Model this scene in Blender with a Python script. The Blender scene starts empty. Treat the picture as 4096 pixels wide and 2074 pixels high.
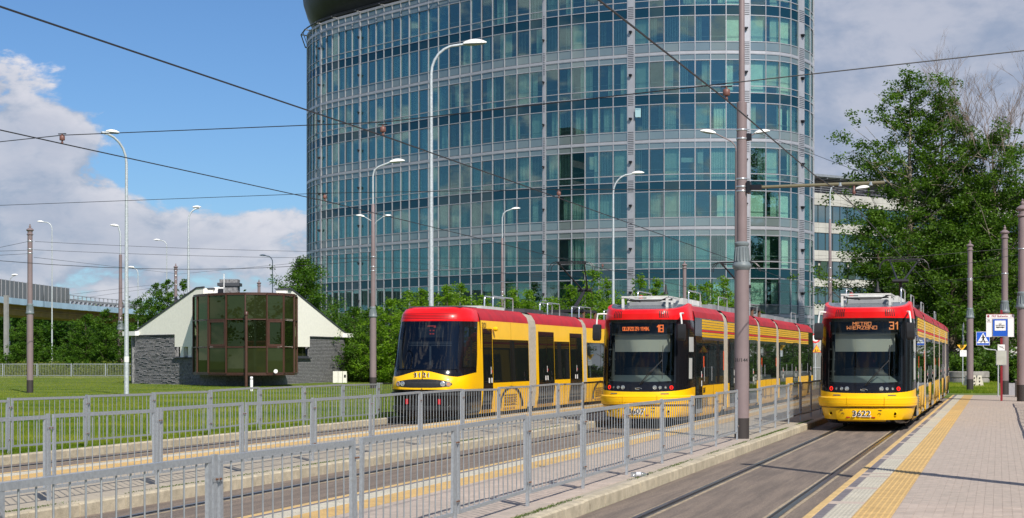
import bpy, math, random
import numpy as np
from mathutils import Vector, Matrix, noise as mn
random.seed(7)
SC = bpy.context.scene
COL = SC.collection
R = math.radians

# ---------------------------------------------------------------- camera, sky, sun, exposure
FPX, VX, HY, EYE = 6400.0, 3995.0, 1430.0, 1.82
TH = math.atan((VX - 2048) / FPX)
CT, ST = math.cos(TH), math.sin(TH)
cam = bpy.data.cameras.new('camera')
cam.sensor_width = 36
cam.lens = 36 * FPX / 4096
cam.shift_y = (HY - 1037) / 4096
cam.clip_start = 0.3
cam.clip_end = 3000
co = bpy.data.objects.new('camera', cam)
COL.objects.link(co)
co.location = (0, 0, EYE)
co.rotation_euler = (R(90), 0, TH)
SC.camera = co

SUN_AZ, SUN_EL = math.atan2(.64, -.77), R(41.5)
world = bpy.data.worlds.new('World')
SC.world = world
world.use_nodes = True

SC.view_settings.view_transform = 'Standard'
SC.view_settings.look = 'None'
SC.view_settings.exposure = 0.12
SC.view_settings.gamma = 1
SC.view_settings.use_curve_mapping = False

sun = bpy.data.lights.new('sun', 'SUN')
sun.energy = 5.0
sun.angle = R(.5)
sun.color = (1, .94, .85)
so = bpy.data.objects.new('sun', sun)
COL.objects.link(so)
sd = Vector((math.sin(SUN_AZ) * math.cos(SUN_EL), math.cos(SUN_AZ) * math.cos(SUN_EL), math.sin(SUN_EL)))
so.rotation_euler = sd.to_track_quat('Z', 'Y').to_euler()
so.location = (30, -30, 60)


class NT:
    """small node-tree writer"""
    def __init__(s, tree):
        s.t = tree
        tree.nodes.clear()
    def n(s, kind, **kw):
        nd = s.t.nodes.new(kind)
        for k, v in kw.items():
            if k.startswith('i_'):
                nd.inputs[k[2:].replace('_', ' ')].default_value = v
            else:
                setattr(nd, k, v)
        return nd
    def l(s, a, b):
        s.t.links.new(a, b)
    def val(s, sock, v):
        if isinstance(v, bpy.types.NodeSocket):
            s.l(v, sock)
        else:
            sock.default_value = v
    def math(s, op, a, b=0.0, c=None, clamp=False):
        nd = s.n('ShaderNodeMath', operation=op, use_clamp=clamp)
        s.val(nd.inputs[0], a)
        s.val(nd.inputs[1], b)
        if c is not None:
            s.val(nd.inputs[2], c)
        return nd.outputs[0]
    def vmath(s, op, a, b=None):
        nd = s.n('ShaderNodeVectorMath', operation=op)
        s.val(nd.inputs[0], a)
        if b is not None:
            s.val(nd.inputs[1], b)
        return nd.outputs['Value'] if op in ('LENGTH', 'DOT_PRODUCT') else nd.outputs[0]
    def mix(s, f, a, b, typ='MIX'):
        nd = s.n('ShaderNodeMix', data_type='RGBA', blend_type=typ)
        s.val(nd.inputs[0], f)
        s.val(nd.inputs[6], a if isinstance(a, bpy.types.NodeSocket) else c4(a))
        s.val(nd.inputs[7], b if isinstance(b, bpy.types.NodeSocket) else c4(b))
        return nd.outputs[2]
    def noise(s, vec, scale, detail=4, rough=.55, dist=0):
        nd = s.n('ShaderNodeTexNoise')
        s.l(vec, nd.inputs['Vector'])
        nd.inputs['Scale'].default_value = scale
        nd.inputs['Detail'].default_value = detail
        nd.inputs['Roughness'].default_value = rough
        nd.inputs['Distortion'].default_value = dist
        return nd.outputs[0]
    def ramp(s, f, a, b):
        nd = s.n('ShaderNodeMapRange', interpolation_type='SMOOTHSTEP')
        s.val(nd.inputs[0], f)
        nd.inputs[1].default_value = a
        nd.inputs[2].default_value = b
        return nd.outputs[0]


def c4(c):
    return tuple(c) if len(c) == 4 else (c[0], c[1], c[2], 1.0)


def pdir(x, y):
    """world direction of a photo pixel"""
    u, v = (x - 2048) / FPX, -(y - HY) / FPX
    return Vector((CT * u - ST, ST * u + CT, v))


def build_world():
    w = NT(world.node_tree)
    out = w.n('ShaderNodeOutputWorld')
    bg = w.n('ShaderNodeBackground')
    bg.inputs[1].default_value = .078
    w.l(bg.outputs[0], out.inputs[0])
    sky = w.n('ShaderNodeTexSky', sky_type='NISHITA')
    sky.sun_disc = False
    sky.sun_elevation = SUN_EL
    sky.sun_rotation = SUN_AZ
    sky.air_density = 1.0
    sky.dust_density = .3
    sky.ozone_density = 2.0
    tc = w.n('ShaderNodeTexCoord')
    d = w.vmath('NORMALIZE', tc.outputs['Generated'])
    sep = w.n('ShaderNodeSeparateXYZ')
    w.l(d, sep.inputs[0])
    blue = w.mix(1.0, sky.outputs[0], (.64, .90, 1.22), 'MULTIPLY')
    sq = w.n('ShaderNodeVectorMath', operation='MULTIPLY')
    w.l(d, sq.inputs[0])
    sq.inputs[1].default_value = (1, 1, 1.9)
    dv = sq.outputs[0]
    n1 = w.noise(dv, 13.0, 10, .60, .3)
    n2 = w.noise(dv, 36.0, 7, .58, .3)
    n3 = w.noise(dv, 4.0, 4, .5)
    # cloud banks: (pixel, radius along, vertical squash, weight)
    cov = w.math('MULTIPLY', n3, .58)
    for (px, py, rad, zs, wt) in [
        (150, 430, .06, 1.3, .46), (40, 330, .028, 1.2, .18), (420, 500, .028, 1.4, .20),
        (100, 820, .08, 2.3, .27), (900, 900, .085, 2.2, .16), (480, 1080, .14, 2.6, .30),
        (3700, 420, .17, 1.2, .70), (4100, 100, .16, 1.0, .50), (3500, 900, .12, 1.6, .45),
        (900, 100, .10, 1.2, -.42), (1150, 380, .08, 1.3, -.34), (300, 100, .06, 1.6, -.40), (760, 450, .05, 1.1, -.34), (620, 700, .035, 2.0, -.16)]:
        p = pdir(px, py).normalized()
        v = w.vmath('SUBTRACT', d, tuple(p))
        v2 = w.n('ShaderNodeVectorMath', operation='MULTIPLY')
        w.l(v, v2.inputs[0])
        v2.inputs[1].default_value = (1 / rad, 1 / rad, zs / rad)
        L = w.vmath('LENGTH', v2.outputs[0])
        g = w.math('EXPONENT', w.math('MULTIPLY', w.math('MULTIPLY', L, L), -.7))
        cov = w.math('ADD', cov, w.math('MULTIPLY', g, wt))
    t = w.math('ADD', cov, w.math('MULTIPLY', w.math('SUBTRACT', n1, .5), 1.9))
    t = w.math('ADD', t, w.math('MULTIPLY', w.math('SUBTRACT', n2, .5), .5))
    m = w.ramp(t, .30, .50)
    thick = w.ramp(t, .46, .98)
    lit = w.ramp(w.math('ADD', w.math('MULTIPLY', n1, .62), w.math('MULTIPLY', n2, .38)), .36, .62)
    c = w.mix(lit, (4.1, 4.9, 6.4), (9.9, 9.6, 10.0))
    c = w.mix(w.math('MULTIPLY', thick, .6), c, (3.6, 4.3, 5.9))
    c = w.mix(w.math('MULTIPLY', m, .93), blue, c)
    w.l(c, bg.inputs[0])


build_world()

# ---------------------------------------------------------------- mesh helpers
def w2(x, y, z=0.0):
    """ground point (on height z) seen at photo pixel x, y"""
    d = pdir(x, y)
    t = (z - EYE) / d[2]
    return (d[0] * t, d[1] * t)


def at(x, y, D):
    """point at camera distance D seen at photo pixel x, y"""
    d = pdir(x, y) * D
    return Vector((d[0], d[1], EYE + d[2]))


def ud(u, D, z=0):
    """camera-aligned ground coordinates (sideways, ahead) to world"""
    return Vector((CT * u - ST * D, ST * u + CT * D, z))


class MB:
    def __init__(s):
        s.v, s.f, s.m = [], [], []
    def add(s, vs, fs, m=0):
        o = len(s.v)
        s.v += [tuple(p) for p in vs]
        s.f += [tuple(i + o for i in f) for f in fs]
        s.m += [m] * len(fs)
        return s
    def bx(s, x0, x1, y0, y1, z0, z1, m=0, T=None):
        vs = [Vector(p) for p in ((x0, y0, z0), (x1, y0, z0), (x1, y1, z0), (x0, y1, z0), (x0, y0, z1), (x1, y0, z1), (x1, y1, z1), (x0, y1, z1))]
        if T is not None:
            vs = [T @ p for p in vs]
        fs = [(0, 3, 2, 1), (4, 5, 6, 7), (0, 1, 5, 4), (1, 2, 6, 5), (2, 3, 7, 6), (3, 0, 4, 7)]
        if T is not None and T.determinant() < 0:
            fs = [f[::-1] for f in fs]
        return s.add(vs, fs, m)
    def box(s, c, d, m=0, rz=0):
        T = Matrix.Translation(c) @ Matrix.Rotation(rz, 4, 'Z')
        return s.bx(-d[0] / 2, d[0] / 2, -d[1] / 2, d[1] / 2, -d[2] / 2, d[2] / 2, m, T)
    def tube(s, pts, r, n=8, m=0, cap=True):
        pts = [Vector(p) for p in pts]
        k = len(pts)
        rr = r if isinstance(r, (list, tuple)) else [r] * k
        t0 = (pts[1] - pts[0]).normalized()
        a = t0.orthogonal().normalized()
        vs = []
        for i, p in enumerate(pts):
            t = (pts[min(i + 1, k - 1)] - pts[max(i - 1, 0)]).normalized()
            a = (a - t * a.dot(t)).normalized()
            b = t.cross(a)
            for j in range(n):
                an = 2 * math.pi * j / n
                vs.append(p + (a * math.cos(an) + b * math.sin(an)) * rr[i])
        fs = []
        for i in range(k - 1):
            for j in range(n):
                fs.append((i * n + j, i * n + (j + 1) % n, (i + 1) * n + (j + 1) % n, (i + 1) * n + j))
        if cap:
            fs.append(tuple(range(n - 1, -1, -1)))
            fs.append(tuple(range((k - 1) * n, k * n)))
        return s.add(vs, fs, m)
    def lathe(s, prof, n=16, c=(0, 0, 0), m=0, ax=None):
        vs, fs = [], []
        for (r, z) in prof:
            for j in range(n):
                an = 2 * math.pi * j / n
                p = Vector((r * math.cos(an), r * math.sin(an), z))
                if ax is not None:
                    p = ax @ p
                vs.append(p + Vector(c))
        k = len(prof)
        for i in range(k - 1):
            for j in range(n):
                fs.append((i * n + j, i * n + (j + 1) % n, (i + 1) * n + (j + 1) % n, (i + 1) * n + j))
        fs.append(tuple(range(n - 1, -1, -1)))
        fs.append(tuple(range((k - 1) * n, k * n)))
        return s.add(vs, fs, m)
    def poly(s, pts, m=0):
        return s.add(pts, [tuple(range(len(pts)))], m)
    def slab(s, pts, z0, z1, m=0):
        """vertical prism over a plan polygon"""
        n = len(pts)
        vs = [(p[0], p[1], z0) for p in pts] + [(p[0], p[1], z1) for p in pts]
        fs = [tuple(range(n - 1, -1, -1)), tuple(range(n, 2 * n))] + [(i, (i + 1) % n, n + (i + 1) % n, n + i) for i in range(n)]
        return s.add(vs, fs, m)
    def grid(s, P, m=0, closed=False):
        """P[i][j] points"""
        nj = len(P[0])
        vs = [p for row in P for p in row]
        fs = []
        for i in range(len(P) - 1):
            for j in range(nj - 1 + (1 if closed else 0)):
                a, b = i * nj + j, i * nj + (j + 1) % nj
                fs.append((a, b, b + nj, a + nj))
        return s.add(vs, fs, m)
    def mesh(s, name, mats, smooth=None):
        me = bpy.data.meshes.new(name)
        me.from_pydata(s.v, [], s.f)
        if not isinstance(mats, (list, tuple)):
            mats = [mats]
        for m in mats:
            me.materials.append(m)
        if len(mats) > 1:
            me.polygons.foreach_set('material_index', s.m)
        if smooth:
            me.polygons.foreach_set('use_smooth', [True] * len(me.polygons))
            me.set_sharp_from_angle(angle=R(smooth))
        me.update()
        return me
    def build(s, name, mats, parent=None, smooth=None, world=False, kind=None):
        o = obj(name, s.mesh(name, mats, smooth), parent)
        if world and parent:
            o.matrix_parent_inverse = parent.matrix_basis.inverted() if parent.parent is None else Matrix()
        if kind:
            o['kind'] = kind
        return o


def obj(name, me, parent=None, loc=None, rot=None, scale=None):
    o = bpy.data.objects.new(name, me)
    COL.objects.link(o)
    if parent:
        o.parent = parent
    if loc is not None:
        o.location = loc
    if rot is not None:
        o.rotation_euler = rot
    if scale is not None:
        o.scale = scale
    return o


def thing(name, label, cat, loc=(0, 0, 0), rz=0, group=None):
    o = bpy.data.objects.new(name, None)
    o.empty_display_size = .3
    COL.objects.link(o)
    o.location = loc
    o.rotation_euler = (0, 0, rz)
    o['label'] = label
    o['category'] = cat
    if group:
        o['group'] = group
    return o


def tag(o, label, cat, group=None, kind=None):
    o['label'] = label
    o['category'] = cat
    if group:
        o['group'] = group
    if kind:
        o['kind'] = kind
    return o


def copy_tree(o, parent=None, skip=()):
    c = o.copy()
    COL.objects.link(c)
    c.parent = parent
    for ch in list(o.children):
        if ch.name.split('.')[0] not in skip:
            copy_tree(ch, c, skip)
    return c


def text_mesh(txt, size, depth=.002, align='CENTER', bold=0.0, sx=1.0):
    cu = bpy.data.curves.new('txt', 'FONT')
    cu.body = txt
    cu.size = size
    cu.extrude = depth
    cu.offset = bold
    cu.align_x = align
    cu.align_y = 'CENTER'
    cu.resolution_u = 2
    o = bpy.data.objects.new('txt', cu)
    COL.objects.link(o)
    bpy.context.view_layer.update()
    me = bpy.data.meshes.new_from_object(o.evaluated_get(bpy.context.evaluated_depsgraph_get()))
    bpy.data.objects.remove(o)
    if sx != 1.0:
        me.transform(Matrix.Diagonal((sx, 1, 1, 1)))
    return me


def text(name, txt, size, mat, parent, loc, rz=0, depth=.002, tilt=90, bold=0.0, align='CENTER', sx=1.0):
    me = text_mesh(txt, size, depth, align, bold, sx)
    me.materials.clear()
    me.materials.append(mat)
    return obj(name, me, parent, loc, (R(tilt), 0, rz))


def mesh_np(name, V, F, mats, midx=None, smooth=False):
    me = bpy.data.meshes.new(name)
    nv, nf, k = len(V), len(F), F.shape[1]
    me.vertices.add(nv)
    me.vertices.foreach_set('co', V.astype(np.float32).ravel())
    me.loops.add(nf * k)
    me.loops.foreach_set('vertex_index', F.astype(np.int32).ravel())
    me.polygons.add(nf)
    me.polygons.foreach_set('loop_start', np.arange(0, nf * k, k, dtype=np.int32))
    for m in (mats if isinstance(mats, (list, tuple)) else [mats]):
        me.materials.append(m)
    if midx is not None:
        me.polygons.foreach_set('material_index', midx.astype(np.int32))
    me.update(calc_edges=True)
    return me


# ---------------------------------------------------------------- materials
def M(name, col, rough=.6, metal=0.0, var=0.0, vs=3.0, bump=0.0, bs=40.0, spec=.5, coat=0.0, col2=None, stretch=(1, 1, 1), obr=0.0, dirt=None, grain=None):
    m = bpy.data.materials.new(name)
    m.use_nodes = True
    w = NT(m.node_tree)
    out = w.n('ShaderNodeOutputMaterial')
    b = w.n('ShaderNodeBsdfPrincipled')
    w.l(b.outputs[0], out.inputs[0])
    b.inputs['Roughness'].default_value = rough
    b.inputs['Metallic'].default_value = metal
    b.inputs['Specular IOR Level'].default_value = spec
    b.inputs['Coat Weight'].default_value = coat
    b.inputs['Coat Roughness'].default_value = .04
    g = w.n('ShaderNodeNewGeometry')
    mp = w.n('ShaderNodeVectorMath', operation='MULTIPLY')
    w.l(g.outputs['Position'], mp.inputs[0])
    mp.inputs[1].default_value = stretch
    pos = mp.outputs[0]
    c = c4(col)
    if var or col2:
        f = w.noise(pos, vs, 6, .6)
        a = col2 if col2 else tuple(x * (1 - var) for x in col[:3])
        bcol = col if col2 else tuple(min(1, x * (1 + var)) for x in col[:3])
        c = w.mix(w.ramp(f, .32, .68), a, bcol)
    if grain:
        c = w.mix(1.0, c, w.mix(w.ramp(w.noise(g.outputs['Position'], grain[0], 3, .7), .3, .7), (1 - grain[1],) * 3, (1 + grain[1],) * 3), 'MULTIPLY')
    if dirt:
        dc, dsc, lo, hi = dirt
        c = w.mix(w.ramp(w.noise(pos, dsc, 8, .65), lo, hi), c, dc)
    if obr:
        oi = w.n('ShaderNodeObjectInfo')
        v = w.math('ADD', w.math('MULTIPLY', oi.outputs['Random'], obr), 1 - obr / 2)
        hs = w.n('ShaderNodeHueSaturation')
        w.val(hs.inputs['Value'], v)
        w.val(hs.inputs['Color'], c)
        c = hs.outputs[0]
    w.val(b.inputs['Base Color'], c)
    if bump:
        bp = w.n('ShaderNodeBump')
        bp.inputs['Strength'].default_value = bump
        bp.inputs['Distance'].default_value = .02
        w.l(w.noise(pos, bs, 5, .6), bp.inputs['Height'])
        w.l(bp.outputs[0], b.inputs['Normal'])
    return m


def M_emit(name, col, s):
    m = bpy.data.materials.new(name)
    m.use_nodes = True
    w = NT(m.node_tree)
    out = w.n('ShaderNodeOutputMaterial')
    e = w.n('ShaderNodeEmission')
    e.inputs[0].default_value = c4(col)
    e.inputs[1].default_value = s
    w.l(e.outputs[0], out.inputs[0])
    return m


def M_glass(name, tint, refl=.12, rough=.0, body=None, bodyw=0.0, gcol=(.92, .97, 1)):
    """thin window pane: tinted transparency + mirror reflection"""
    m = bpy.data.materials.new(name)
    m.use_nodes = True
    w = NT(m.node_tree)
    out = w.n('ShaderNodeOutputMaterial')
    tr = w.n('ShaderNodeBsdfTransparent')
    tr.inputs[0].default_value = c4(tint)
    gl = w.n('ShaderNodeBsdfGlossy')
    gl.inputs['Color'].default_value = c4(gcol)
    gl.inputs['Roughness'].default_value = rough
    base = tr.outputs[0]
    if body:
        df = w.n('ShaderNodeBsdfDiffuse')
        df.inputs[0].default_value = c4(body)
        mx = w.n('ShaderNodeMixShader')
        mx.inputs[0].default_value = bodyw
        w.l(tr.outputs[0], mx.inputs[1])
        w.l(df.outputs[0], mx.inputs[2])
        base = mx.outputs[0]
    lw = w.n('ShaderNodeLayerWeight')
    lw.inputs[0].default_value = .25
    f = w.math('MINIMUM', w.math('MAXIMUM', w.math('MULTIPLY', lw.outputs['Fresnel'], .9), refl), .75)
    mx = w.n('ShaderNodeMixShader')
    w.l(f, mx.inputs[0])
    w.l(base, mx.inputs[1])
    w.l(gl.outputs[0], mx.inputs[2])
    w.l(mx.outputs[0], out.inputs[0])
    return m


def M_panel(name, col, refl=.25, var=.15, vs=.6, rough=.04, gcol=(.85, .95, 1)):
    """opaque coated glass"""
    m = bpy.data.materials.new(name)
    m.use_nodes = True
    w = NT(m.node_tree)
    out = w.n('ShaderNodeOutputMaterial')
    df = w.n('ShaderNodeBsdfDiffuse')
    g = w.n('ShaderNodeNewGeometry')
    f = w.noise(g.outputs['Position'], vs, 4)
    w.l(w.mix(f, tuple(x * (1 - var) for x in col), tuple(x * (1 + var) for x in col)), df.inputs[0])
    gl = w.n('ShaderNodeBsdfGlossy')
    gl.inputs['Roughness'].default_value = rough
    gl.inputs['Color'].default_value = c4(gcol)
    lw = w.n('ShaderNodeLayerWeight')
    lw.inputs[0].default_value = .25
    mx = w.n('ShaderNodeMixShader')
    w.l(w.math('MINIMUM', w.math('MAXIMUM', w.math('MULTIPLY', lw.outputs['Fresnel'], .9), refl), .7), mx.inputs[0])
    w.l(df.outputs[0], mx.inputs[1])
    w.l(gl.outputs[0], mx.inputs[2])
    w.l(mx.outputs[0], out.inputs[0])
    return m


def M_leaf(name, ca, cb, tl=.35, vs=.8, spec=.25):
    m = bpy.data.materials.new(name)
    m.use_nodes = True
    w = NT(m.node_tree)
    out = w.n('ShaderNodeOutputMaterial')
    g = w.n('ShaderNodeNewGeometry')
    f = w.noise(g.outputs['Position'], vs, 3, .6)
    f2 = w.noise(g.outputs['Position'], 9.0, 2, .6)
    c = w.mix(w.ramp(w.math('ADD', w.math('MULTIPLY', f, .6), w.math('MULTIPLY', f2, .4)), .33, .67), ca, cb)
    b = w.n('ShaderNodeBsdfPrincipled')
    b.inputs['Roughness'].default_value = .45
    b.inputs['Specular IOR Level'].default_value = spec
    w.l(c, b.inputs['Base Color'])
    t = w.n('ShaderNodeBsdfTranslucent')
    w.l(w.mix(1.0, c, (1.5, 1.7, .55), 'MULTIPLY'), t.inputs[0])
    mx = w.n('ShaderNodeMixShader')
    mx.inputs[0].default_value = tl
    w.l(b.outputs[0], mx.inputs[1])
    w.l(t.outputs[0], mx.inputs[2])
    w.l(mx.outputs[0], out.inputs[0])
    return m


def M_pave(name, ca, cb, w_, h_, joint, axis_y=True):
    """small block paving continuing where single blocks become too small to build"""
    m = bpy.data.materials.new(name)
    m.use_nodes = True
    w = NT(m.node_tree)
    out = w.n('ShaderNodeOutputMaterial')
    b = w.n('ShaderNodeBsdfPrincipled')
    b.inputs['Roughness'].default_value = .85
    g = w.n('ShaderNodeNewGeometry')
    br = w.n('ShaderNodeTexBrick')
    mp = w.n('ShaderNodeMapping')
    mp.inputs['Rotation'].default_value = (0, 0, R(90) if axis_y else 0)
    w.l(g.outputs['Position'], mp.inputs[0])
    w.l(mp.outputs[0], br.inputs['Vector'])
    br.inputs['Scale'].default_value = 1
    br.inputs['Brick Width'].default_value = w_
    br.inputs['Row Height'].default_value = h_
    br.inputs['Mortar Size'].default_value = .004
    br.inputs['Color1'].default_value = c4(ca)
    br.inputs['Color2'].default_value = c4(cb)
    br.inputs['Mortar'].default_value = c4(joint)
    c = w.mix(w.math('MULTIPLY', w.noise(g.outputs['Position'], 1.3, 6, .65), .45), br.outputs[0], tuple(x * .72 for x in ca))
    w.l(c, b.inputs['Base Color'])
    bp = w.n('ShaderNodeBump')
    bp.inputs['Strength'].default_value = .3
    w.l(w.noise(g.outputs['Position'], 60, 4), bp.inputs['Height'])
    w.l(bp.outputs[0], b.inputs['Normal'])
    w.l(b.outputs[0], out.inputs[0])
    return m
# ---------------------------------------------------------------- materials of the setting
m_asph = M('asphalt', (.235, .185, .145), .9, grain=(55, .40), col2=(.150, .120, .098), vs=2.4, bump=.5, bs=90, stretch=(2.6, .16, 1), dirt=((.33, .27, .20), 4.0, .56, .85))
m_asph2 = M('asphalt_dark', (.10, .09, .085), .85, var=.3, vs=6, bump=.4, bs=90)
m_conc = M('kerb_concrete', (.46, .40, .29), .85, grain=(90, .16), var=.16, vs=5, bump=.4, bs=60, obr=.14, dirt=((.22, .18, .12), 7, .56, .8))
m_pav = M('paver', (.455, .375, .315), .85, grain=(120, .10), var=.08, vs=3, bump=.3, bs=80, obr=.12)
m_pavs = M('paver_field', (.465, .385, .325), .85, grain=(120, .10), col2=(.37, .315, .265), vs=9, bump=.3, bs=80, dirt=((.22, .18, .15), 14, .66, .8))
m_pavb = M_pave('block_paving', (.455, .375, .315), (.42, .35, .295), .2, .1, (.36, .30, .25))
m_pavi = M_pave('island_paving', (.47, .41, .32), (.40, .35, .275), .2, .1, (.20, .17, .12))
m_edge = M('platform_edge_line', (.58, .40, .17), .8, var=.12, vs=8, bump=.2, obr=.08)
m_grey = M('grey_strip', (.17, .155, .165), .85, var=.15, vs=8, obr=.1)
m_white = M('guidance_slab', (.46, .43, .35), .8, var=.08, vs=6, bump=.15, obr=.10, dirt=((.36, .32, .25), 5, .6, .85))
m_yel = M('warning_slab', (.50, .335, .135), .8, var=.10, vs=5, bump=.15, obr=.09, dirt=((.36, .23, .08), 4, .58, .85))
m_rail = M('rail_steel', (.16, .165, .18), .28, metal=.9, var=.2, vs=8)
m_groove = M('rail_groove', (.035, .03, .027), .9)
m_sand = M('sandy_joint', (.36, .29, .2), .95, var=.25, vs=6, bump=.4)
m_soil = M('soil_grass_base', (.13, .18, .025), .95, col2=(.075, .115, .018), vs=.5, bump=.6, bs=20, dirt=((.16, .15, .06), 1.1, .62, .85))
m_moss = M_leaf('moss', (.10, .15, .02), (.05, .09, .015), .1, 6)
m_path = M_pave('path_paving', (.40, .37, .36), (.36, .33, .32), .4, .4, (.2, .18, .17))
m_steel = M('galvanised_steel', (.42, .45, .48), .45, metal=.5, var=.10, vs=40, bump=.05, bs=200, spec=.5, dirt=((.26, .24, .21), 9, .62, .85))
m_steel2 = M('galvanised_bar', (.40, .43, .45), .45, metal=.5, var=.1, vs=9)
m_rust = M('rusty_bolt', (.15, .07, .04), .8, var=.3, vs=60)
m_dark = M('dark_steel', (.03, .03, .035), .4, metal=.6)

# ---------------------------------------------------------------- ground
g = MB()
g.bx(-900, 700, -60, 1600, -.3, 0)
o = g.build('ground', m_soil)
o['kind'] = 'structure'
PZ = .16
# street surfaces between the platforms
T3, T2, T1 = -3.16, -8.72, -14.85
for nm, x0, x1 in (('street_track_bed', -4.58, -1.90), ('street_track_bed', -10.02, -7.48), ('street_track_bed', -16.02, -13.62)):
    o = MB().bx(x0, x1, -10, 190, -.1, .004).build(nm, m_asph)
    o['kind'] = 'structure'
# lawn on the left, a little higher than the street
rnd = random.Random(3)
LX = -16.17
o = MB().bx(-700, LX, -20, 900, -.1, .10).build('lawn', m_soil)
o['kind'] = 'structure'


def deck(name, x0, x1, y0, y1, mat):
    o = MB().bx(x0, x1, y0, y1, -.1, PZ - .006).build(name, mat)
    o['kind'] = 'structure'
    return o


isl1 = deck('island_platform', -7.46, -4.72, 4, 96, m_pavi)
isl2 = deck('island_platform', -13.60, -10.14, 4, 96, m_pavi)
plat = deck('side_platform', -1.88, 6, 8, 73.4, m_pavb)
deck('pavement', 1.4, 40, 73.6, 200, m_path)['kind'] = 'structure'


def piece_mesh(name, w, l, h, mat, bev=.006, ribs=0, bumps=0):
    """a block whose top lies at z=0, origin in its middle"""
    m = MB()
    x, y, b = w / 2, l / 2, bev
    lo, hi = [(-x, -y), (x, -y), (x, y), (-x, y)], [(-x + b, -y + b), (x - b, -y + b), (x - b, y - b), (-x + b, y - b)]
    vs = [(p[0], p[1], -h) for p in lo] + [(p[0], p[1], -b * .6) for p in lo] + [(p[0], p[1], 0) for p in hi]
    fs = [(8, 9, 10, 11)]
    for k in (0, 4):
        fs += [(k + i, k + (i + 1) % 4, k + 4 + (i + 1) % 4, k + 4 + i) for i in range(4)]
    m.add(vs, fs)
    for i in range(ribs):
        cx = -x + (i + .5) * w / ribs
        rw = w / ribs * .28
        m.add([(cx - rw, -y + b, 0), (cx + rw, -y + b, 0), (cx + rw, y - b, 0), (cx - rw, y - b, 0), (cx - rw * .5, -y + b, .005), (cx + rw * .5, -y + b, .005), (cx + rw * .5, y - b, .005), (cx - rw * .5, y - b, .005)],
              [(4, 5, 6, 7), (0, 1, 5, 4), (1, 2, 6, 5), (3, 7, 6, 2), (0, 4, 7, 3)])
    for i in range(bumps):
        for j in range(bumps):
            cx, cy, r = -x + (i + .5) * w / bumps, -y + (j + .5) * l / bumps, .014
            m.add([(cx - r, cy - r, 0), (cx + r, cy - r, 0), (cx + r, cy + r, 0), (cx - r, cy + r, 0), (cx, cy, .008)], [(0, 1, 4), (1, 2, 4), (2, 3, 4), (3, 0, 4)])
    return m.mesh(name, mat)


def kerb_row(parent, xc, y0, y1, side, z=PZ):
    """kerb stones a metre long; side = +1 when the step faces +X"""
    w = .13
    m = MB()
    P = [(-w / 2 * side, -.26), (w / 2 * side, -.26), (w / 2 * side, -.022), (w / 2 * side - .022 * side, -.002), (-w / 2 * side, 0)]
    n = len(P)
    for yy in (-.491, .491):
        m.v += [(p[0], yy, p[1]) for p in P]
    m.f += [tuple(range(n)), tuple(range(2 * n - 1, n - 1, -1))] + [(i, (i + 1) % n, n + (i + 1) % n, n + i) for i in range(n)]
    m.m += [0] * (n + 2)
    me = m.mesh('kerb_stone', m_conc)
    y = y0
    while y < y1:
        o = obj('kerb_stone', me, parent, (xc + rnd.uniform(-.004, .004), y + .5, z + rnd.uniform(-.004, .003)), (0, 0, rnd.uniform(-.003, .003)))
        y += 1.0


kerb_row(isl1, -4.655, 5, 92, 1)
kerb_row(isl2, -10.075, 5, 92, 1)
lk = thing('lawn_kerb', 'low concrete kerb of long stones between the grass and the leftmost tram track', 'kerb', (LX + .07, 20, 0))
kerb_row(lk, 0, -14, 75, 1)

# platform edges: painted line, grey strip, ribbed light slabs, studded ochre slabs
me_line = piece_mesh('edge_slab', .088, .492, .12, m_edge)
me_grey = piece_mesh('grey_slab', .105, .492, .06, m_grey)
me_rib = piece_mesh('guidance_slab', .282, .292, .06, m_white, ribs=6)
me_flat = piece_mesh('plain_slab', .392, .292, .06, m_pav)
me_stud = piece_mesh('warning_slab', .392, .392, .06, m_yel, bumps=6)


def edge_strips(parent, xe, s, y0, y1, yfar, plain=0.0):
    y = y0
    k = 0
    while y < yfar:
        if y < y1:
            obj('edge_slab', me_line, parent, (xe + s * .045, y, PZ), (0, 0, rnd.uniform(-.006, .006)))
            obj('grey_slab', me_grey, parent, (xe + s * .145, y, PZ - .003))
        y += .5
    y = y0
    while y < y1:
        if rnd.random() < plain:
            obj('plain_slab', me_flat, parent, (xe + s * .290, y, PZ + .001), (0, 0, rnd.uniform(-.01, .01)))
        else:
            obj('guidance_slab', me_rib, parent, (xe + s * .342, y, PZ + rnd.uniform(0, .003)), (0, 0, rnd.uniform(-.008, .008)))
        y += .3
    y = y0
    while y < y1:
        obj('warning_slab', me_stud, parent, (xe + s * .684, y, PZ + rnd.uniform(0, .002)), (0, 0, rnd.uniform(-.005, .005)))
        y += .4
    # too far off to pick out single slabs: the same strips run on in one piece each
    b = MB()
    b.bx(min(xe, xe + s * .09), max(xe, xe + s * .09), y1, yfar, -.1, PZ, 0)
    b.bx(min(xe + s * .092, xe + s * .198), max(xe + s * .092, xe + s * .198), y1, yfar, 0, PZ - .002, 1)
    b.bx(min(xe + s * .2, xe + s * .482), max(xe + s * .2, xe + s * .482), y1, yfar, 0, PZ + .001, 2)
    b.bx(min(xe + s * .486, xe + s * .88), max(xe + s * .486, xe + s * .88), y1, yfar, 0, PZ + .001, 3)
    o = b.build('edge_strip', [m_edge, m_grey, m_white, m_yel], parent)
    o['kind'] = 'stuff'


edge_strips(plat, -1.95, 1, 13.2, 52, 73.3, .16)
edge_strips(isl1, -7.55, -1 * -1, 12.5, 38, 90)
edge_strips(isl2, -13.70, 1, 17.5, 40, 90)

# block paving of the near platforms
me_pv = piece_mesh('paver', .0985, .1975, .05, m_pav, bev=.0022)


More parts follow.
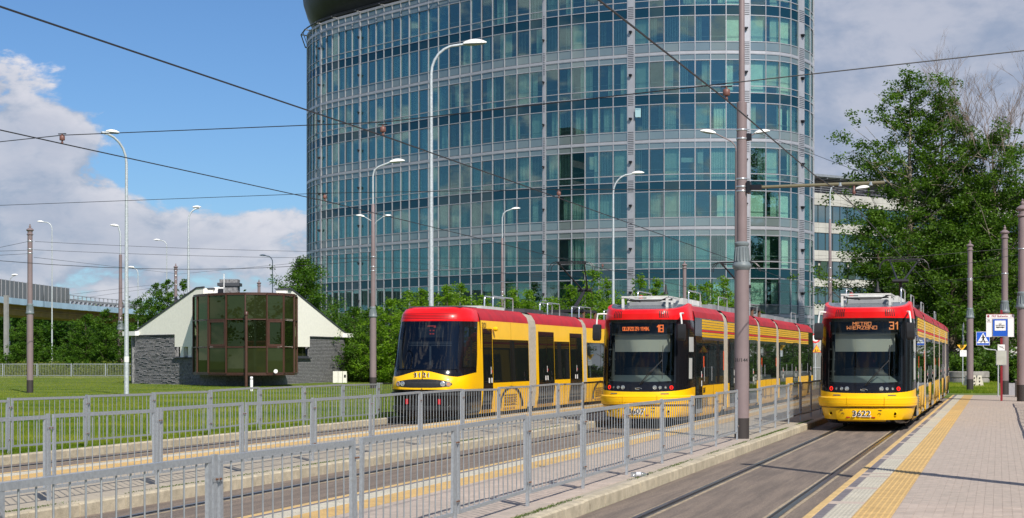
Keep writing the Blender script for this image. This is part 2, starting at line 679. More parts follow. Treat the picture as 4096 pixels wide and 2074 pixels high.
def pavers(parent, x0, x1, y0, y1, nind, yind, mat_field):
    cols = int((x1 - x0) / .1)
    cand = []
    for i in range(cols):
        x = x0 + .05 + i * .1
        y = y0 + (.1 if i % 2 else 0)
        while y < y1:
            cand.append((x, y))
            y += .2
    cand.sort(key=lambda p: p[1] + abs(p[0] - x0) * 0)
    start = [p for p in cand if p[1] >= yind]
    ind = start[:nind]
    si = set(ind)
    for (x, y) in ind:
        obj('paver', me_pv, parent, (x, y, PZ + rnd.uniform(-.0015, .003)), (rnd.uniform(-.01, .01), rnd.uniform(-.01, .01), rnd.uniform(-.008, .008)))
    V, F = [], []
    base = [(p.co.x, p.co.y, p.co.z) for p in me_pv.vertices]
    fs = [tuple(p.vertices) for p in me_pv.polygons]
    b = MB()
    for (x, y) in cand:
        if (x, y) in si:
            continue
        dz = PZ + rnd.uniform(-.001, .0015)
        b.add([(x + q[0], y + q[1], dz + q[2]) for q in base], fs)
    o = b.build('block_paving', mat_field, parent)
    o['kind'] = 'stuff'


pavers(plat, -1.06, 1.5, 13.0, 56, 300, 16.2, m_pavs)
pavers(isl1, -6.65, -4.78, 13.5, 33, 300, 17.5, m_pavs)

# moss and weeds in the joint behind the kerb, sandy joints by the rails
V, F = [], []
for (xc, y0, y1, wd) in ((-4.77, 12, 45, .05), (-10.2, 14, 40, .06)):
    for i in range(9000):
        y = rnd.uniform(y0, y1)
        if mn.noise((xc, y * .35, 4)) + .15 < rnd.random() * .5:
            continue
        x = xc + rnd.gauss(0, wd * .5)
        s = rnd.uniform(.004, .010)
        a = rnd.uniform(0, 6.28)
        k = len(V)
        V += [(x - s * math.cos(a), y - s * math.sin(a), PZ - .002), (x + s * math.cos(a), y + s * math.sin(a), PZ - .002), (x + rnd.uniform(-.01, .01), y + rnd.uniform(-.02, .02), PZ + rnd.uniform(.003, .014))]
        F.append((k, k + 1, k + 2))
me = mesh_np('moss', np.array(V), np.array(F), m_moss)
o = obj('moss', me)
tag(o, 'thin line of green moss in the joint behind the platform kerbs', 'moss', kind='stuff')

# ---------------------------------------------------------------- rails
for nm, xc, lab in (('tram_track', T3, 'grooved tram rails in the asphalt beside the right-hand platform'), ('tram_track', T2, 'grooved tram rails between the two fenced island platforms'), ('tram_track', T1, 'grooved tram rails beside the lawn kerb on the left')):
    t = thing(nm, lab, 'tram track', (xc, 20, 0), group='tram tracks')
    for s in (-1, 1):
        b = MB()
        xr = s * .7175
        b.bx(xr + s * 0 - .005, xr + .075 * s if s > 0 else xr + .005, -25, 150, -.05, .016) if False else None
        x0, x1 = sorted((xr, xr + s * .07))
        b.bx(x0, x1, -25, 150, -.05, .020)
        x0, x1 = sorted((xr - s * .042, xr - s * .062))
        b.bx(x0, x1, -25, 150, -.05, .013)
        rl = b.build('rail', m_rail, t)
        x0, x1 = sorted((xr - s * .001, xr - s * .041))
        MB().bx(x0, x1, -25, 150, -.05, .008).build('groove', m_groove, rl)
        b = MB()
        for (a0, a1) in ((.072, .105), (-.10, -.064)):
            x0, x1 = sorted((xr + s * a0, xr + s * a1))
            for k in range(70):
                y = -6 + k * 1.2
                b.bx(x0 + rnd.uniform(-.01, .0), x1 + rnd.uniform(0, .012), y, y + 1.2, -.02, .009 + rnd.uniform(-.002, .001))
        b.build('joint_filler', m_sand, rl)['kind'] = 'stuff'

# ---------------------------------------------------------------- platform fences
def post_mesh(mat, matr):
    m = MB()
    m.bx(-.015, .015, -.026, .026, -.12, 1.006, 0)
    for z in (.27, .84):
        m.bx(.015, .019, -.04, .10, z - .018, z + .018, 0)
        for yy in (-.004, .05):
            m.tube([(.018, yy, z), (.034, yy, z)], .0075, 6, 1)
    return m.mesh('post', [mat, matr])


PL = 2.35


def frame_mesh(mat, L=PL):
    m = MB()
    m.bx(-.016, .016, 0, L, .957, 1.0)
    m.bx(-.012, .012, 0, L, .135, .168)
    for y in (0, L - .045):
        m.bx(-.0135, .0135, y, y + .045, .168, .957)
    return m.mesh('panel_frame', mat)


me_post = post_mesh(m_steel, m_rust)
me_frame = frame_mesh(m_steel)
_b = MB().tube([(0, 0, .165), (0, 0, .957)], .0066, 6)
me_bar = _b.mesh('bar', m_steel2, 60)


def fence(label, X, y0, n, z, skip=()):
    t = thing('platform_fence', label, 'fence', (X, y0, z), group='galvanised platform fences')
    for i in range(n + 1):
        obj('post', me_post, t, (0, i * 2.49, rnd.uniform(-.006, .006)), (rnd.gauss(0, .008), rnd.gauss(0, .010), 0))
        if i == n or i in skip:
            continue
        f = obj('fence_panel', me_frame, t, (0, i * 2.49 + .085, rnd.uniform(-.004, .004)), (rnd.uniform(-.012, .012), rnd.gauss(0, .006), rnd.uniform(-.004, .004)))
        for k in range(13):
            obj('bar', me_bar, f, (0, .0225 + (k + 1) * (PL - .045) / 14, 0))
    return t


fence('nearest galvanised steel fence with upright bars, running past the big brown mast', -5.03, 7.17, 10, PZ, skip=())
fence('short galvanised fence run continuing behind the big brown mast beside the right-hand tram', -5.03, 32.85 + .0, 9, PZ)
fence('middle galvanised fence standing on the far island platform in front of the middle tram', -10.55, 11.23, 17, PZ)
fence('farthest long galvanised fence standing in the grass beside the left tram', -16.62, 19.31, 20, .10)
fence('galvanised fence along the outer side of the right-hand platform', 1.22, 9.5, 20, PZ)

# plastic bottle
c = w2(2555, 1908, PZ)
t = thing('plastic_bottle', 'empty clear plastic bottle lying on the platform edge by the fence', 'bottle', (c[0], c[1], PZ + .035), rz=.25)
ax = Matrix.Rotation(R(90), 3, 'Y')
MB().lathe([(.0, -.115), (.026, -.112), (.032, -.1), (.032, .04), (.027, .075), (.012, .105), (.011, .118)], 12, ax=ax).build('bottle_body', M_glass('clear_plastic', (.86, .9, .92), .18, .05), t, 50)
MB().lathe([(.0327, -.035), (.0327, .03)], 12, ax=ax).build('bottle_label', M('bottle_label', (.55, .56, .6), .5), t, 50)
MB().lathe([(.0, .115), (.0145, .115), (.0145, .135), (0, .137)], 10, ax=ax).build('bottle_cap', M('bottle_cap', (.02, .02, .03), .4), t, 50)
# ---------------------------------------------------------------- trams
m_ty = M('tram_yellow', (.92, .52, .003), .35, var=.03, vs=2, coat=.12, spec=.3, dirt=((.55, .31, .01), 3.2, .60, .95))
m_ty2 = M('tram_yellow_door_panel', (.82, .47, .03), .34, var=.05, vs=3, coat=.1, dirt=((.5, .32, .05), 3.0, .55, .9))
m_tr = M('tram_red', (.78, .006, .008), .3, var=.06, vs=1.2, coat=.25, spec=.35)
m_tr2 = M('tram_red_faded', (.50, .010, .016), .42, col2=(.36, .010, .016), vs=2.2, spec=.3, dirt=((.5, .1, .1), 5, .6, .9))
m_tb = M('tram_black_gloss', (.008, .008, .010), .12, spec=.35)
m_tb2 = M('tram_black_matt', (.016, .016, .018), .5, var=.3, vs=4, bump=.1)
m_tg = M_panel('tram_side_glass', (.010, .012, .012), .085, rough=.015)
m_tw = M_glass('tram_windscreen', (.55, .59, .55), .05, gcol=(.45, .47, .46))
m_tdg = M_glass('cab_side_glass', (.55, .6, .58), .10)
m_roofg = M('roof_cover_grey', (.10, .12, .14), .25, coat=.3)
m_roofd = M('roof_dark', (.06, .06, .065), .7, var=.2, vs=5)
m_wgrey = M('roof_box_light', (.60, .60, .57), .5, var=.08, vs=6)
m_mgrey = M('roof_box_grey', (.28, .29, .30), .5, var=.1, vs=6)
m_bel = M('bellows_rubber', (.31, .28, .23), .75, var=.12, vs=9)
m_chr = M('bright_tube', (.72, .73, .74), .22, metal=.75)
m_intg = M('dashboard_grey', (.34, .40, .42), .6, var=.05)
m_blind = M('roller_blind', (.72, .72, .68), .8)
m_seat = M('driver_seat', (.16, .03, .03), .8)
m_wall = M('cab_wall', (.03, .025, .022), .7)
m_lamp = M('lamp_glass', (.5, .52, .5), .08, metal=.6)
m_red = M_emit('red_light', (1, .03, .02), 1.6)
m_redr = M('red_reflector', (.35, .01, .01), .2, coat=.5)
m_orange = M_emit('orange_led', (1, .20, .05), 1.7)
m_orange2 = M_emit('pale_led', (1, .33, .12), 1.5)
m_black = M('print_black', (.012, .012, .012), .6)
m_wht = M('print_white', (.78, .78, .76), .5)
m_sred = M('sticker_red', (.65, .02, .02), .5)
m_cp = M('pantograph_steel', (.045, .042, .045), .45, metal=.5)
m_whl = M('wheel_steel', (.05, .045, .042), .6, metal=.5)
m_seam = M('panel_gap', (.12, .07, .01), .8)


GL = {'O': [[(0, 0), (4, 0), (4, 6), (0, 6), (0, 0)]], 'D': [[(0, 0), (3, 0), (4, 1), (4, 5), (3, 6), (0, 6), (0, 0)]], 'J': [[(0, 1), (0, 0), (4, 0), (4, 6), (2, 6)]],
      'A': [[(0, 0), (0, 6), (4, 6), (4, 0)], [(0, 3), (4, 3)]], 'Z': [[(0, 6), (4, 6), (0, 0), (4, 0)]], ':': [[(1, 1), (1, 1.6)], [(1, 4), (1, 4.6)]], '1': [[(1, 4.6), (2.6, 6), (2.6, 0)]],
      'M': [[(0, 0), (0, 6), (2, 3), (4, 6), (4, 0)]], 'I': [[(2, 0), (2, 6)]], 'N': [[(0, 0), (0, 6), (4, 0), (4, 6)]], '.': [[(1, 0), (1, .5)]], 'E': [[(4, 0), (0, 0), (0, 6), (4, 6)], [(0, 3), (3, 3)]],
      'T': [[(0, 6), (4, 6)], [(2, 6), (2, 0)]], 'R': [[(0, 0), (0, 6), (4, 6), (4, 3), (0, 3)], [(2, 3), (4, 0)]], 'W': [[(0, 6), (0, 0), (2, 3), (4, 0), (4, 6)]], 'B': [[(0, 0), (4, 0), (4, 6), (0, 6), (0, 0)], [(0, 3), (4, 3)]],
      '8': [[(0, 0), (4, 0), (4, 6), (0, 6), (0, 0)], [(0, 3), (4, 3)]], '3': [[(0, 6), (4, 6), (4, 0), (0, 0)], [(1, 3), (4, 3)], [(0, 0), (0, 1)]], ' ': []}
GW = {'I': .55, '1': .75, ':': .45, '.': .45, ' ': .35}


def led_text(name, txt, h, mat, parent, loc, width):
    """square dot-matrix lettering standing in the XZ plane, facing -Y"""
    tot = sum(GW.get(c, 1.0) for c in txt)
    st = width / tot
    gw, gh, r = st * .74 / 4, h / 6, h * .075
    b = MB()
    x = loc[0]
    for c in txt:
        f = GW.get(c, 1.0)
        off = (-2 * gw * (1 - f) if c in 'I' else 0)
        for pl in GL[c]:
            for p, q in zip(pl, pl[1:]):
                a = Vector((x + p[0] * gw + off, loc[1], loc[2] + p[1] * gh))
                e = Vector((x + q[0] * gw + off, loc[1], loc[2] + q[1] * gh))
                d = (e - a).normalized() * r
                n = Vector((-d.z, 0, d.x))
                vs = [a - d - n, e + d - n, e + d + n, a - d + n]
                b.add(vs + [v + Vector((0, .004, 0)) for v in vs], [(0, 1, 2, 3), (0, 4, 5, 1), (1, 5, 6, 2), (2, 6, 7, 3), (3, 7, 4, 0)])
        x += st * f
    return b.build(name, mat, parent)


class Skin:
    """tram nose surface: rows of (height, extra height at the sides, half width, set-back, nose depth)"""
    def __init__(s, rows, e=.62, ylen=4.0):
        s.r, s.e, s.L = rows, e, ylen
    def par(s, z):
        r = s.r
        if z <= r[0][0]:
            return r[0][2:5]
        for a, b in zip(r, r[1:]):
            if z <= b[0]:
                f = (z - a[0]) / (b[0] - a[0])
                return [a[i] + (b[i] - a[i]) * f for i in (2, 3, 4)]
        return r[-1][2:5]
    def S(s, q, z, off=0.0):
        w, yo, d = s.par(z)
        if abs(q) <= 1:
            a = q * math.pi / 2
            sa, ca = math.sin(abs(a)), max(0.0, math.cos(a))
            x = w * sa ** s.e * (1 if q >= 0 else -1)
            y = yo + d * (1 - ca ** s.e)
        else:
            x = w * (1 if q > 0 else -1)
            y = yo + d + (abs(q) - 1) * (s.L - yo - d)
        if off:
            p0, p1 = s.S(q - .004, z), s.S(q + .004, z)
            t = Vector((p1[0] - p0[0], p1[1] - p0[1], 0)).normalized()
            n = Vector((t.y, -t.x, 0))
            return Vector((x, y, z)) + n * off
        return Vector((x, y, z))
    def qx(s, x, z):
        w = s.par(z)[0]
        v = min(1, abs(x) / w) ** (1 / s.e)
        return math.copysign(math.asin(v) / (math.pi / 2), x)
    def patch(s, mb, q0, q1, z0, z1, off, m=0, nq=8, nz=2):
        P = []
        for i in range(nz + 1):
            z = z0(0) if False else z0 + (z1 - z0) * i / nz
            P.append([s.S(q0 + (q1 - q0) * j / nq, z, off) for j in range(nq + 1)])
        return mb.grid(P, m)


QS = [-2, -1.25] + [-1 + 2 * i / 40 for i in range(41)] + [1.25, 2]


def skin_body(sk, strips, name, mats, parent, hole=None):
    """strips[k] = material of the band above row k; hole = (row from, row to, q limit) left open for the glass"""
    b = MB()
    P = []
    for (z, dz, *_r) in sk.r:
        row = []
        for q in QS:
            f = dz(q) if callable(dz) else dz * min(1, abs(q)) ** 2
            p = sk.S(q, z)
            row.append((p.x, p.y, z + f))
        P.append(row)
    n = len(QS)
    b.v = [p for r_ in P for p in r_]
    for i in range(len(P) - 1):
        for j in range(n - 1):
            if hole and hole[0] <= i < hole[1] and max(abs(QS[j]), abs(QS[j + 1])) <= hole[2] + 1e-6:
                continue
            a = i * n + j
            b.f.append((a, a + 1, a + 1 + n, a + n))
            b.m.append(strips[i](QS[j], QS[j + 1]) if callable(strips[i]) else strips[i])
    k = (len(P) - 1) * n
    b.f.append(tuple(range(k, k + n)))
    b.m.append(strips[-1])
    b.f.append(tuple(range(n - 1, -1, -1)))
    b.m.append(1)
    return b.build(name, mats, parent, 35), P


def section(parent, prof, y0, y1, name='body_section'):
    """prof: (half width, z, material of the band above)"""
    b = MB()
    L = [(w, z) for (w, z, m) in prof]
    ring = [(w, z) for (w, z) in L] + [(-w, z) for (w, z) in reversed(L)]
    n = len(ring)
    for y in (y0, y1):
        b.v += [(p[0], y, p[1]) for p in ring]
    mats = [p[2] for p in prof]
    k = len(L)
    for i in range(n):
        j = (i + 1) % n
        if i < k - 1:
            m = mats[i]
        elif i == k - 1:
            m = mats[-1]
        elif i < n - 1:
            m = mats[n - 2 - i]
        else:
            m = 1
        b.f.append((i, n + i, n + j, j))
        b.m.append(m)
    b.f += [tuple(range(n)), tuple(range(2 * n - 1, n - 1, -1))]
    b.m += [1, 1]
    return b.build(name, [m_ty, m_tb, m_tr2, m_roofd], parent, 30)


def bellows(parent, y0, y1, top, W=1.115):
    b = MB()
    k = 7
    P = []
    prof = [(W - .05, .32), (W, .8), (W, 1.2), (W - .01, 2.75), (W - .05, top - .2), (W - .16, top - .03), (W - .5, top)]
    ring = prof + [(-p[0], p[1]) for p in reversed(prof)]
    for i in range(2 * k + 1):
        y = y0 + (y1 - y0) * i / (2 * k)
        s = .05 if i % 2 else 0
        P.append([(p[0] + math.copysign(s, p[0]), y, p[1] + (s if abs(p[0]) < .8 else 0)) for p in ring])
    b.grid(P)
    return b.build('bellows', m_bel, parent)


def loop_rail(parent, x, y0, y1, z0, z1, r=.018, name='roof_hoop', mat=None):
    pts = []
    c = .07
    for (y, z) in ((y0, z0), (y0, z1 - c), (y0 + c * .3, z1 - c * .3), (y0 + c, z1), (y1 - c, z1), (y1 - c * .3, z1 - c * .3), (y1, z1 - c), (y1, z0)):
        pts.append((x, y, z))
    return MB().tube(pts, r, 6).build(name, mat or m_chr, parent, 60)


def pantograph(parent, yh, yk, yb, zh, zk, zb):
    p = MB().box((0, yb + .2 * (1 if yk > yh else -1) * 0, zb - .12), (1.3, 1.9, .09)).build('pantograph', m_cp, parent)
    for sx in (-.6, .6):
        for sy in (-.85, .85):
            MB().tube([(sx, yb + sy, zb - .38), (sx, yb + sy, zb - .16)], .06, 8).build('insulator', m_rust, p, 60)
    b = MB()
    b.tube([(0, yb, zb - .1), (0, yk, zk)], [.075, .055], 8)
    b.tube([(.16, yb + .1, zb - .1), (.10, yk, zk - .1)], .012, 5)
    b.build('lower_arm', m_cp, p, 60)
    b = MB()
    for s in (-1, 1):
        b.tube([(s * .10, yk, zk + .02), (s * .47, yh, zh - .08)], [.035, .022], 6)
        b.tube([(s * .05, yk, zk - .05), (s * .40, yh, zh - .2), (s * .55, yh, zh - .04)], .009, 5)
    b.tube([(-.26, yk, zk), (.26, yk, zk)], .06, 8)
    b.build('upper_arm', m_cp, p, 60)
    b = MB()
    for dy in (-.18, .18):
        b.bx(-.56, .56, yh + dy - .02, yh + dy + .02, zh - .03, zh)
        for s in (-1, 1):
            b.tube([(s * .54, yh + dy, zh - .01), (s * .68, yh + dy, zh - .05), (s * .80, yh + dy, zh - .18), (s * .83, yh + dy, zh - .34)], .014, 5)
    b.tube([(-.5, yh, zh - .08), (.5, yh, zh - .08)], .016, 6)
    for x in (-.47, .47):
        b.bx(x - .02, x + .02, yh - .2, yh + .2, zh - .1, zh - .02)
    b.build('collector_head', m_cp, p)
    return p


def wheels(parent, y0, y1, W=1.0):
    b = MB()
    b.bx(-W, W, y0, y1, .16, .42)
    b.build('bogie_frame', m_tb2, parent)
    for y in (y0 + .35, y1 - .35):
        w = MB()
        for s in (-1, 1):
            ax = Matrix.Rotation(R(90), 3, 'Y')
            w.lathe([(.05, -.05), (.3, -.05), (.31, 0), (.31, .05), (.05, .06)], 18, (s * .75, y, .33), ax=ax)
        w.build('wheelset', m_whl, parent, 40)


def side_items(parent, items, W, tuck, z, yellow_low=True, striped=False, door_top=2.38):
    """windows, doors and lower panels on both flanks; z = (sill, window head, black top)"""
    zs, zh, zt = z
    for s in (1, -1):
        def bx(b, y0, y1, z0, z1, o0, o1, m=0):
            x0, x1 = sorted((s * (W + o0), s * (W + o1)))
            b.bx(x0, x1, y0, y1, z0, z1, m)
        for it in items:
            k, y0, y1 = it[0], it[1], it[2]
            if k == 'window':
                n = it[3] if len(it) > 3 else max(1, round((y1 - y0) / 1.7))
                st = (y1 - y0) / n
                for i in range(n):
                    b = MB()
                    a0, a1 = y0 + st * i + .02, y0 + st * (i + 1) - .02
                    bx(b, a0, a1, zs + .03, zh - .02, -.01, .006)
                    w = b.build('side_window', m_tg, parent)
                    if i % 2 == 1:
                        b = MB()
                        bx(b, a0 + .1, a1 - .1, zh - .45, zh - .43, .004, .011)
                        b.build('window_vent_bar', m_tb2, w)
                    if i == 0 and striped:
                        b = MB()
                        for yy in (a0 + .22, a1 - .3):
                            bx(b, yy, yy + .05, zs + .1, zs + .5, .005, .012)
                        b.build('window_rail', m_mgrey, w)
                # lower flank: seams and vent pattern
                b = MB()
                for i in range(n + 1):
                    yy = y0 + st * i
                    bx(b, yy - .008, yy + .008, .42, zs - .01, -.03, .004)
                bx(b, y0, y1, .50, .512, -.03, .004)
                for r_ in range(7):
                    zz = .52 + r_ * .045
                    for c in range(6):
                        yy = y0 + .2 + c * .13
                        if yy + .1 < y1:
                            bx(b, yy, yy + .09, zz, zz + .012, -.03, .005)
                b.build('flank_vents', m_seam, parent)
            elif k == 'door':
                b = MB()
                bx(b, y0, y1, .34, door_top, -.06, .010)
                d = b.build('door', m_tb, parent)
                lv = 2 if y1 - y0 > 1.2 else 1
                st = (y1 - y0) / lv
                for i in range(lv):
                    b = MB()
                    bx(b, y0 + i * st + .07, y0 + (i + 1) * st - .07, .52, door_top - .12, .008, .014)
                    b.build('door_glass', m_tg, d)
                    b = MB()
                    bx(b, y0 + i * st + .03, y0 + (i + 1) * st - .03, .36, .46, .009, .014, 0)
                    b.build('door_sill', m_mgrey, d)
                b = MB()
                yb = y1 - .12 if lv == 1 else (y0 + y1) / 2 + .05
                bx(b, yb - .07, yb - .01, 1.28, 1.45, .012, .016, 0)
                bx(b, yb - .07, yb + .03, 1.05, 1.2, .012, .016, 0)
                bx(b, yb + .0, yb + .05, 1.3, 1.37, .012, .02, 1)
                b.build('door_sticker', [m_wht, m_sred], d)
            elif k == 'yellow':
                b = MB()
                bx(b, y0, y1, .36, 1.05, -.02, .006)
                b.build('flank_panel', m_ty, parent)
        if striped:
            ys0, ys1 = striped
            b = MB()
            for (a, c, m) in ((.0, .054, 0), (.07, .124, 0), (.14, .19, 1), (.207, .261, 0), (.277, .331, 0), (.347, .401, 0), (.417, .471, 0)):
                bx(b, ys0, ys1, 2.36 + a, 2.36 + c, -.012, .004, m)
            b.build('stripe_band', [m_ty, m_sred], parent)


def mirror(parent, x, y, z0, z1, zt, xt, yt):
    s = 1 if x > 0 else -1
    b = MB()
    w, d = .105, .06
    P = []
    for (z, f) in ((z0, .6), (z0 + .02, .9), (z0 + .08, 1), (z1 - .05, 1), (z1 - .01, .9), (z1, .6)):
        P.append([(x + cx * w * f - s * .03 * (z - z0), y + cy * d * f, z) for (cx, cy) in ((-1, -.6), (-.8, -1), (.8, -1), (1, -.6), (1, 1), (-1, 1))])
    b.grid(P, 0, True)
    b.poly(P[-1])
    b.poly(list(reversed(P[0])))
    m = b.build('mirror', m_tb2, parent, 40)
    b = MB()
    for k in range(6):
        zz = z0 + .06 + k * .027
        b.bx(x - .085, x + .085, y - d - .006, y - d + .004, zz, zz + .01)
    b.build('mirror_louvre', m_black, m)
    b = MB()
    b.tube([(xt, yt, zt), (xt + s * .10, yt - .07, zt + .01), (x - s * .03, y - .02, z1 + .26), (x - s * .01, y, z1 + .12), (x, y, z1 - .01)], .022, 8)
    b.build('mirror_arm', m_wht, m, 60)


# ---- the striped trams of the two right-hand tracks
def _up(q):
    return .18 * min(1, abs(q)) ** 3


SW = Skin([
    (.20, 0, .96, .34, 1.2), (.30, 0, 1.05, .13, 1.3), (.45, 0, 1.10, .09, 1.3), (.60, 0, 1.13, .08, 1.3), (.86, 0, 1.15, .06, 1.32),
    (.945, .10, 1.15, .09, 1.32), (1.16, .035, 1.15, .13, 1.32), (1.6, .02, 1.15, .17, 1.3), (2.1, 0, 1.145, .22, 1.28), (2.5, 0, 1.135, .27, 1.25),
    (2.70, 0, 1.13, .30, 1.22), (2.78, 0, 1.12, .29, 1.22), (2.93, 0, 1.10, .27, 1.22), (3.02, _up, 1.05, .32, 1.2), (3.05, _up, .98, .45, 1.15), (3.10, lambda q: _up(q) * .55, .90, .85, .85), (3.19, lambda q: _up(q) * .1, .82, 1.3, .45)], e=.75, ylen=1.78)


def swing_tram(name, label, tx, ty, number, lines, route, panto):
    t = thing(name, label, 'tram', (tx, ty, 0), group='yellow and red trams waiting at the terminus')
    mats = [m_ty, m_tb, m_tr, m_roofg]
    body, P = skin_body(SW, [1, 0, 0, 0, 0, 1, 1, 1, 1, 1, 1, 2, 2, 2, 3, 3, 3], 'cab_body', mats, t, hole=(6, 10, .50))
    # windscreen
    b = MB()
    b.grid([[SW.S(.50 * (j / 14), z, .003) for j in range(-14, 15)] for z in (1.165, 1.6, 2.1, 2.5, 2.70)])
    ws = b.build('windscreen', m_tw, t, 60)
    b = MB()
    for q in (-.50, .465):
        b.grid([[SW.S(q + .035 * j / 2, z, .006) for j in range(3)] for z in (1.165, 1.6, 2.1, 2.5, 2.70)])
    b.grid([[SW.S(.50 * j / 14, z, .006) for j in range(-14, 15)] for z in (2.69, 2.72)])
    b.grid([[SW.S(.50 * j / 14, z + .035 * min(1, abs(j / 14)) ** 2, .006) for j in range(-14, 15)] for z in (1.15, 1.20)])
    b.build('windscreen_edge', m_tb, ws, 60)
    # cab interior
    b = MB()
    b.grid([[(x, SW.S(SW.qx(x, 1.2), 1.2).y + .05 + dy, z) for x in (-.9, -.7, -.5, -.2, 0, .2, .5, .7, .9)] for (dy, z) in ((0, 1.17), (.25, 1.28), (.5, 1.36))])
    b.build('dashboard', m_intg, t, 60)
    b = MB()
    b.grid([[(.62 * math.cos(a), .95 - .22 * math.sin(a) + dy, z + .07 * math.sin(a)) for a in [math.pi * k / 12 for k in range(13)]] for (dy, z) in ((0, 1.3), (.02, 1.46), (.12, 1.5))])
    b.build('instrument_hood', m_tb2, t, 60)
    b = MB()
    b.bx(-.74, .70, .66, .665, 1.96, 2.40, 0)
    b.bx(-.80, .76, .56, .66, 2.385, 2.43, 1)
    b.build('sun_blind', [m_blind, m_mgrey], t)
    b = MB()
    b.bx(-.82, -.79, .75, .85, 1.2, 2.2)
    b.tube([(-.80, .6, 1.25), (-.78, .66, 1.9), (-.80, .8, 2.2)], .03, 6)
    for z in (1.45, 1.75, 2.0):
        b.bx(-.92, -.76, .75, .8, z, z + .04)
    b.build('cab_frame', m_mgrey, t)
    b = MB()
    b.bx(-1.02, 1.02, 1.74, 1.77, .5, 2.9)
    b.bx(-.8, .8, .75, 1.7, 2.72, 2.74)
    b.build('cab_wall', m_wall, t)
    b = MB()
    b.lathe([(.0, 1.2), (.22, 1.22), (.24, 1.6), (.2, 1.95), (.1, 2.02), (0, 2.02)], 12, (-.05, 1.45, 0))
    b.build('driver_seat', m_seat, t, 50)
    # destination display
    dm = MB().bx(-.80, .80, .52, .54, 2.44, 2.72).build('destination_display', m_tb2, t)
    if len(lines) == 1:
        led_text('display_text', lines[0], .085, m_orange, dm, (-.50, .512, 2.505), .70)
        led_text('route_number', route, .165, m_orange, dm, (.38, .512, 2.47), .20)
    else:
        led_text('display_text', lines[0], .075, m_orange2, dm, (-.30, .512, 2.605), .46)
        led_text('display_text', lines[1], .075, m_orange2, dm, (-.44, .512, 2.51), .74)
        led_text('route_number', route, .165, m_orange2, dm, (.58, .512, 2.51), .22)
    # bumper in three padded segments
    bp = None
    for (x0, x1) in ((-1.14, -.40), (-.39, .46), (.47, 1.145)):
        q0, q1 = SW.qx(x0, .7), SW.qx(x1, .7)
        if x0 < -1.1:
            q0 = -1.12
        if x1 > 1.1:
            q1 = 1.10
        b = MB()
        n = 16
        rows = []
        for (z, o) in ((.605, -.02), (.61, .03), (.64, .06), (.66, .062), (.665, .052), (.68, .052), (.685, .064), (.78, .064), (.785, .054), (.80, .054), (.805, .06), (.83, .055), (.855, .02), (.86, -.02)):
            rows.append([SW.S(q0 + (q1 - q0) * j / n, z, o - (.0 if 1 < j < n - 1 else .004)) for j in range(n + 1)])
        b.grid(rows)
        b.poly([r_[0] for r_ in rows])
        b.poly([r_[-1] for r_ in reversed(rows)])
        bp = b.build('bumper', m_ty, t, 30)
    b = MB()
    b.grid([[SW.S(1.0 * j / 10, z, .012) for j in range(-10, 11)] for z in (.585, .602)])
    b.build('bumper_gap', m_black, t)
    # plate below the bumper with number, hooks, reflectors
    b = MB()
    b.grid([[SW.S(SW.qx(x, .45), z, .010) for x in [-.68 + 1.22 * j / 12 for j in range(13)]] for z in (.26, .30, .45, .57)])
    pl = b.build('coupler_cover', m_ty, t, 40)
    yf = SW.S(0, .45).y - .012
    text('number_back', number, .20, m_wht, pl, (-.055, yf - .004, .443), bold=.009, sx=1.12, depth=.001)
    text('number', number, .20, m_black, pl, (-.062, yf - .008, .45), bold=.002, sx=1.12, depth=.001)
    b = MB()
    for x in (-.38, .22):
        p = SW.S(SW.qx(x, .36), .36, .014)
        b.bx(x - .045, x + .045, p.y - .006, p.y + .01, .345, .372)
    b.build('reflector', m_redr, pl)
    b = MB()
    for x in (-.52, .36):
        y = SW.S(SW.qx(x, .5), .5, .014).y
        b.bx(x - .06, x + .06, y - .004, y + .01, .525, .543)
        b.tube([(x - .03, y - .004, .44), (x + .0, y - .004, .47), (x + .045, y - .004, .455), (x + .03, y - .004, .425)], .006, 5)
    b.build('coupler_latch', m_black, pl)
    for x in (-.80, .72):
        p = SW.S(SW.qx(x, .45), .45, .01)
        rot = Matrix.Rotation(R(90), 3, 'X')
        MB().lathe([(.03, 0), (.055, -.004), (.062, -.02)], 16, p, ax=rot).build('tow_eye_ring', m_ty, t, 50)
        MB().lathe([(.0, -.002), (.034, -.002)], 14, p + Vector((0, -.006, 0)), ax=rot).build('tow_eye', m_redr, t)
    # lights
    for s in (-1, 1):
        for k, x in enumerate((.41, .54, .67, .80)):
            q = SW.qx(s * x, 1.05)
            p = SW.S(q, 1.055, .0)
            p2 = SW.S(q, 1.055, .02)
            n = (p2 - p).normalized()
            ax = Vector((0, 0, 1)).rotation_difference(n).to_matrix()
            rr = .052 if k in (0, 3) else .040
            h = MB().lathe([(rr * .98, -.01), (rr, .012), (rr * .80, .016), (rr * .74, .004)], 18, p, ax=ax).build('headlight', m_red if k == 3 else m_lamp if k in (0, 1) else m_tb2, t, 40)
            MB().lathe([(.0, .006), (rr * .74, .004)], 14, p, ax=ax).build('lamp_lens', m_lamp if k != 3 else m_redr, h)
        b = MB()
        b.grid([[SW.S(s * (SW.qx(.56, .9) + (.13) * j / 6), z, .008) for j in range(7)] for z in (.885, .910)])
        dl = b.build('running_light', m_black, t)
        b = MB()
        for j in range(7):
            p = SW.S(s * (SW.qx(.56, .9) + .13 * (j + .5) / 7), .8975, .010)
            b.box(p, (.016, .01, .012))
        b.build('led', m_lamp, dl)
    # emblem
    b = MB()
    pts = [Vector((.0 + .085 * math.cos(a), SW.S(0, 1.02).y - .012, 1.015 + .032 * math.sin(a))) for a in [2 * math.pi * k / 16 for k in range(9)]]
    b.tube(pts, .006, 5)
    b.bx(-.085, .02, pts[0].y - .004, pts[0].y + .004, 1.0, 1.012)
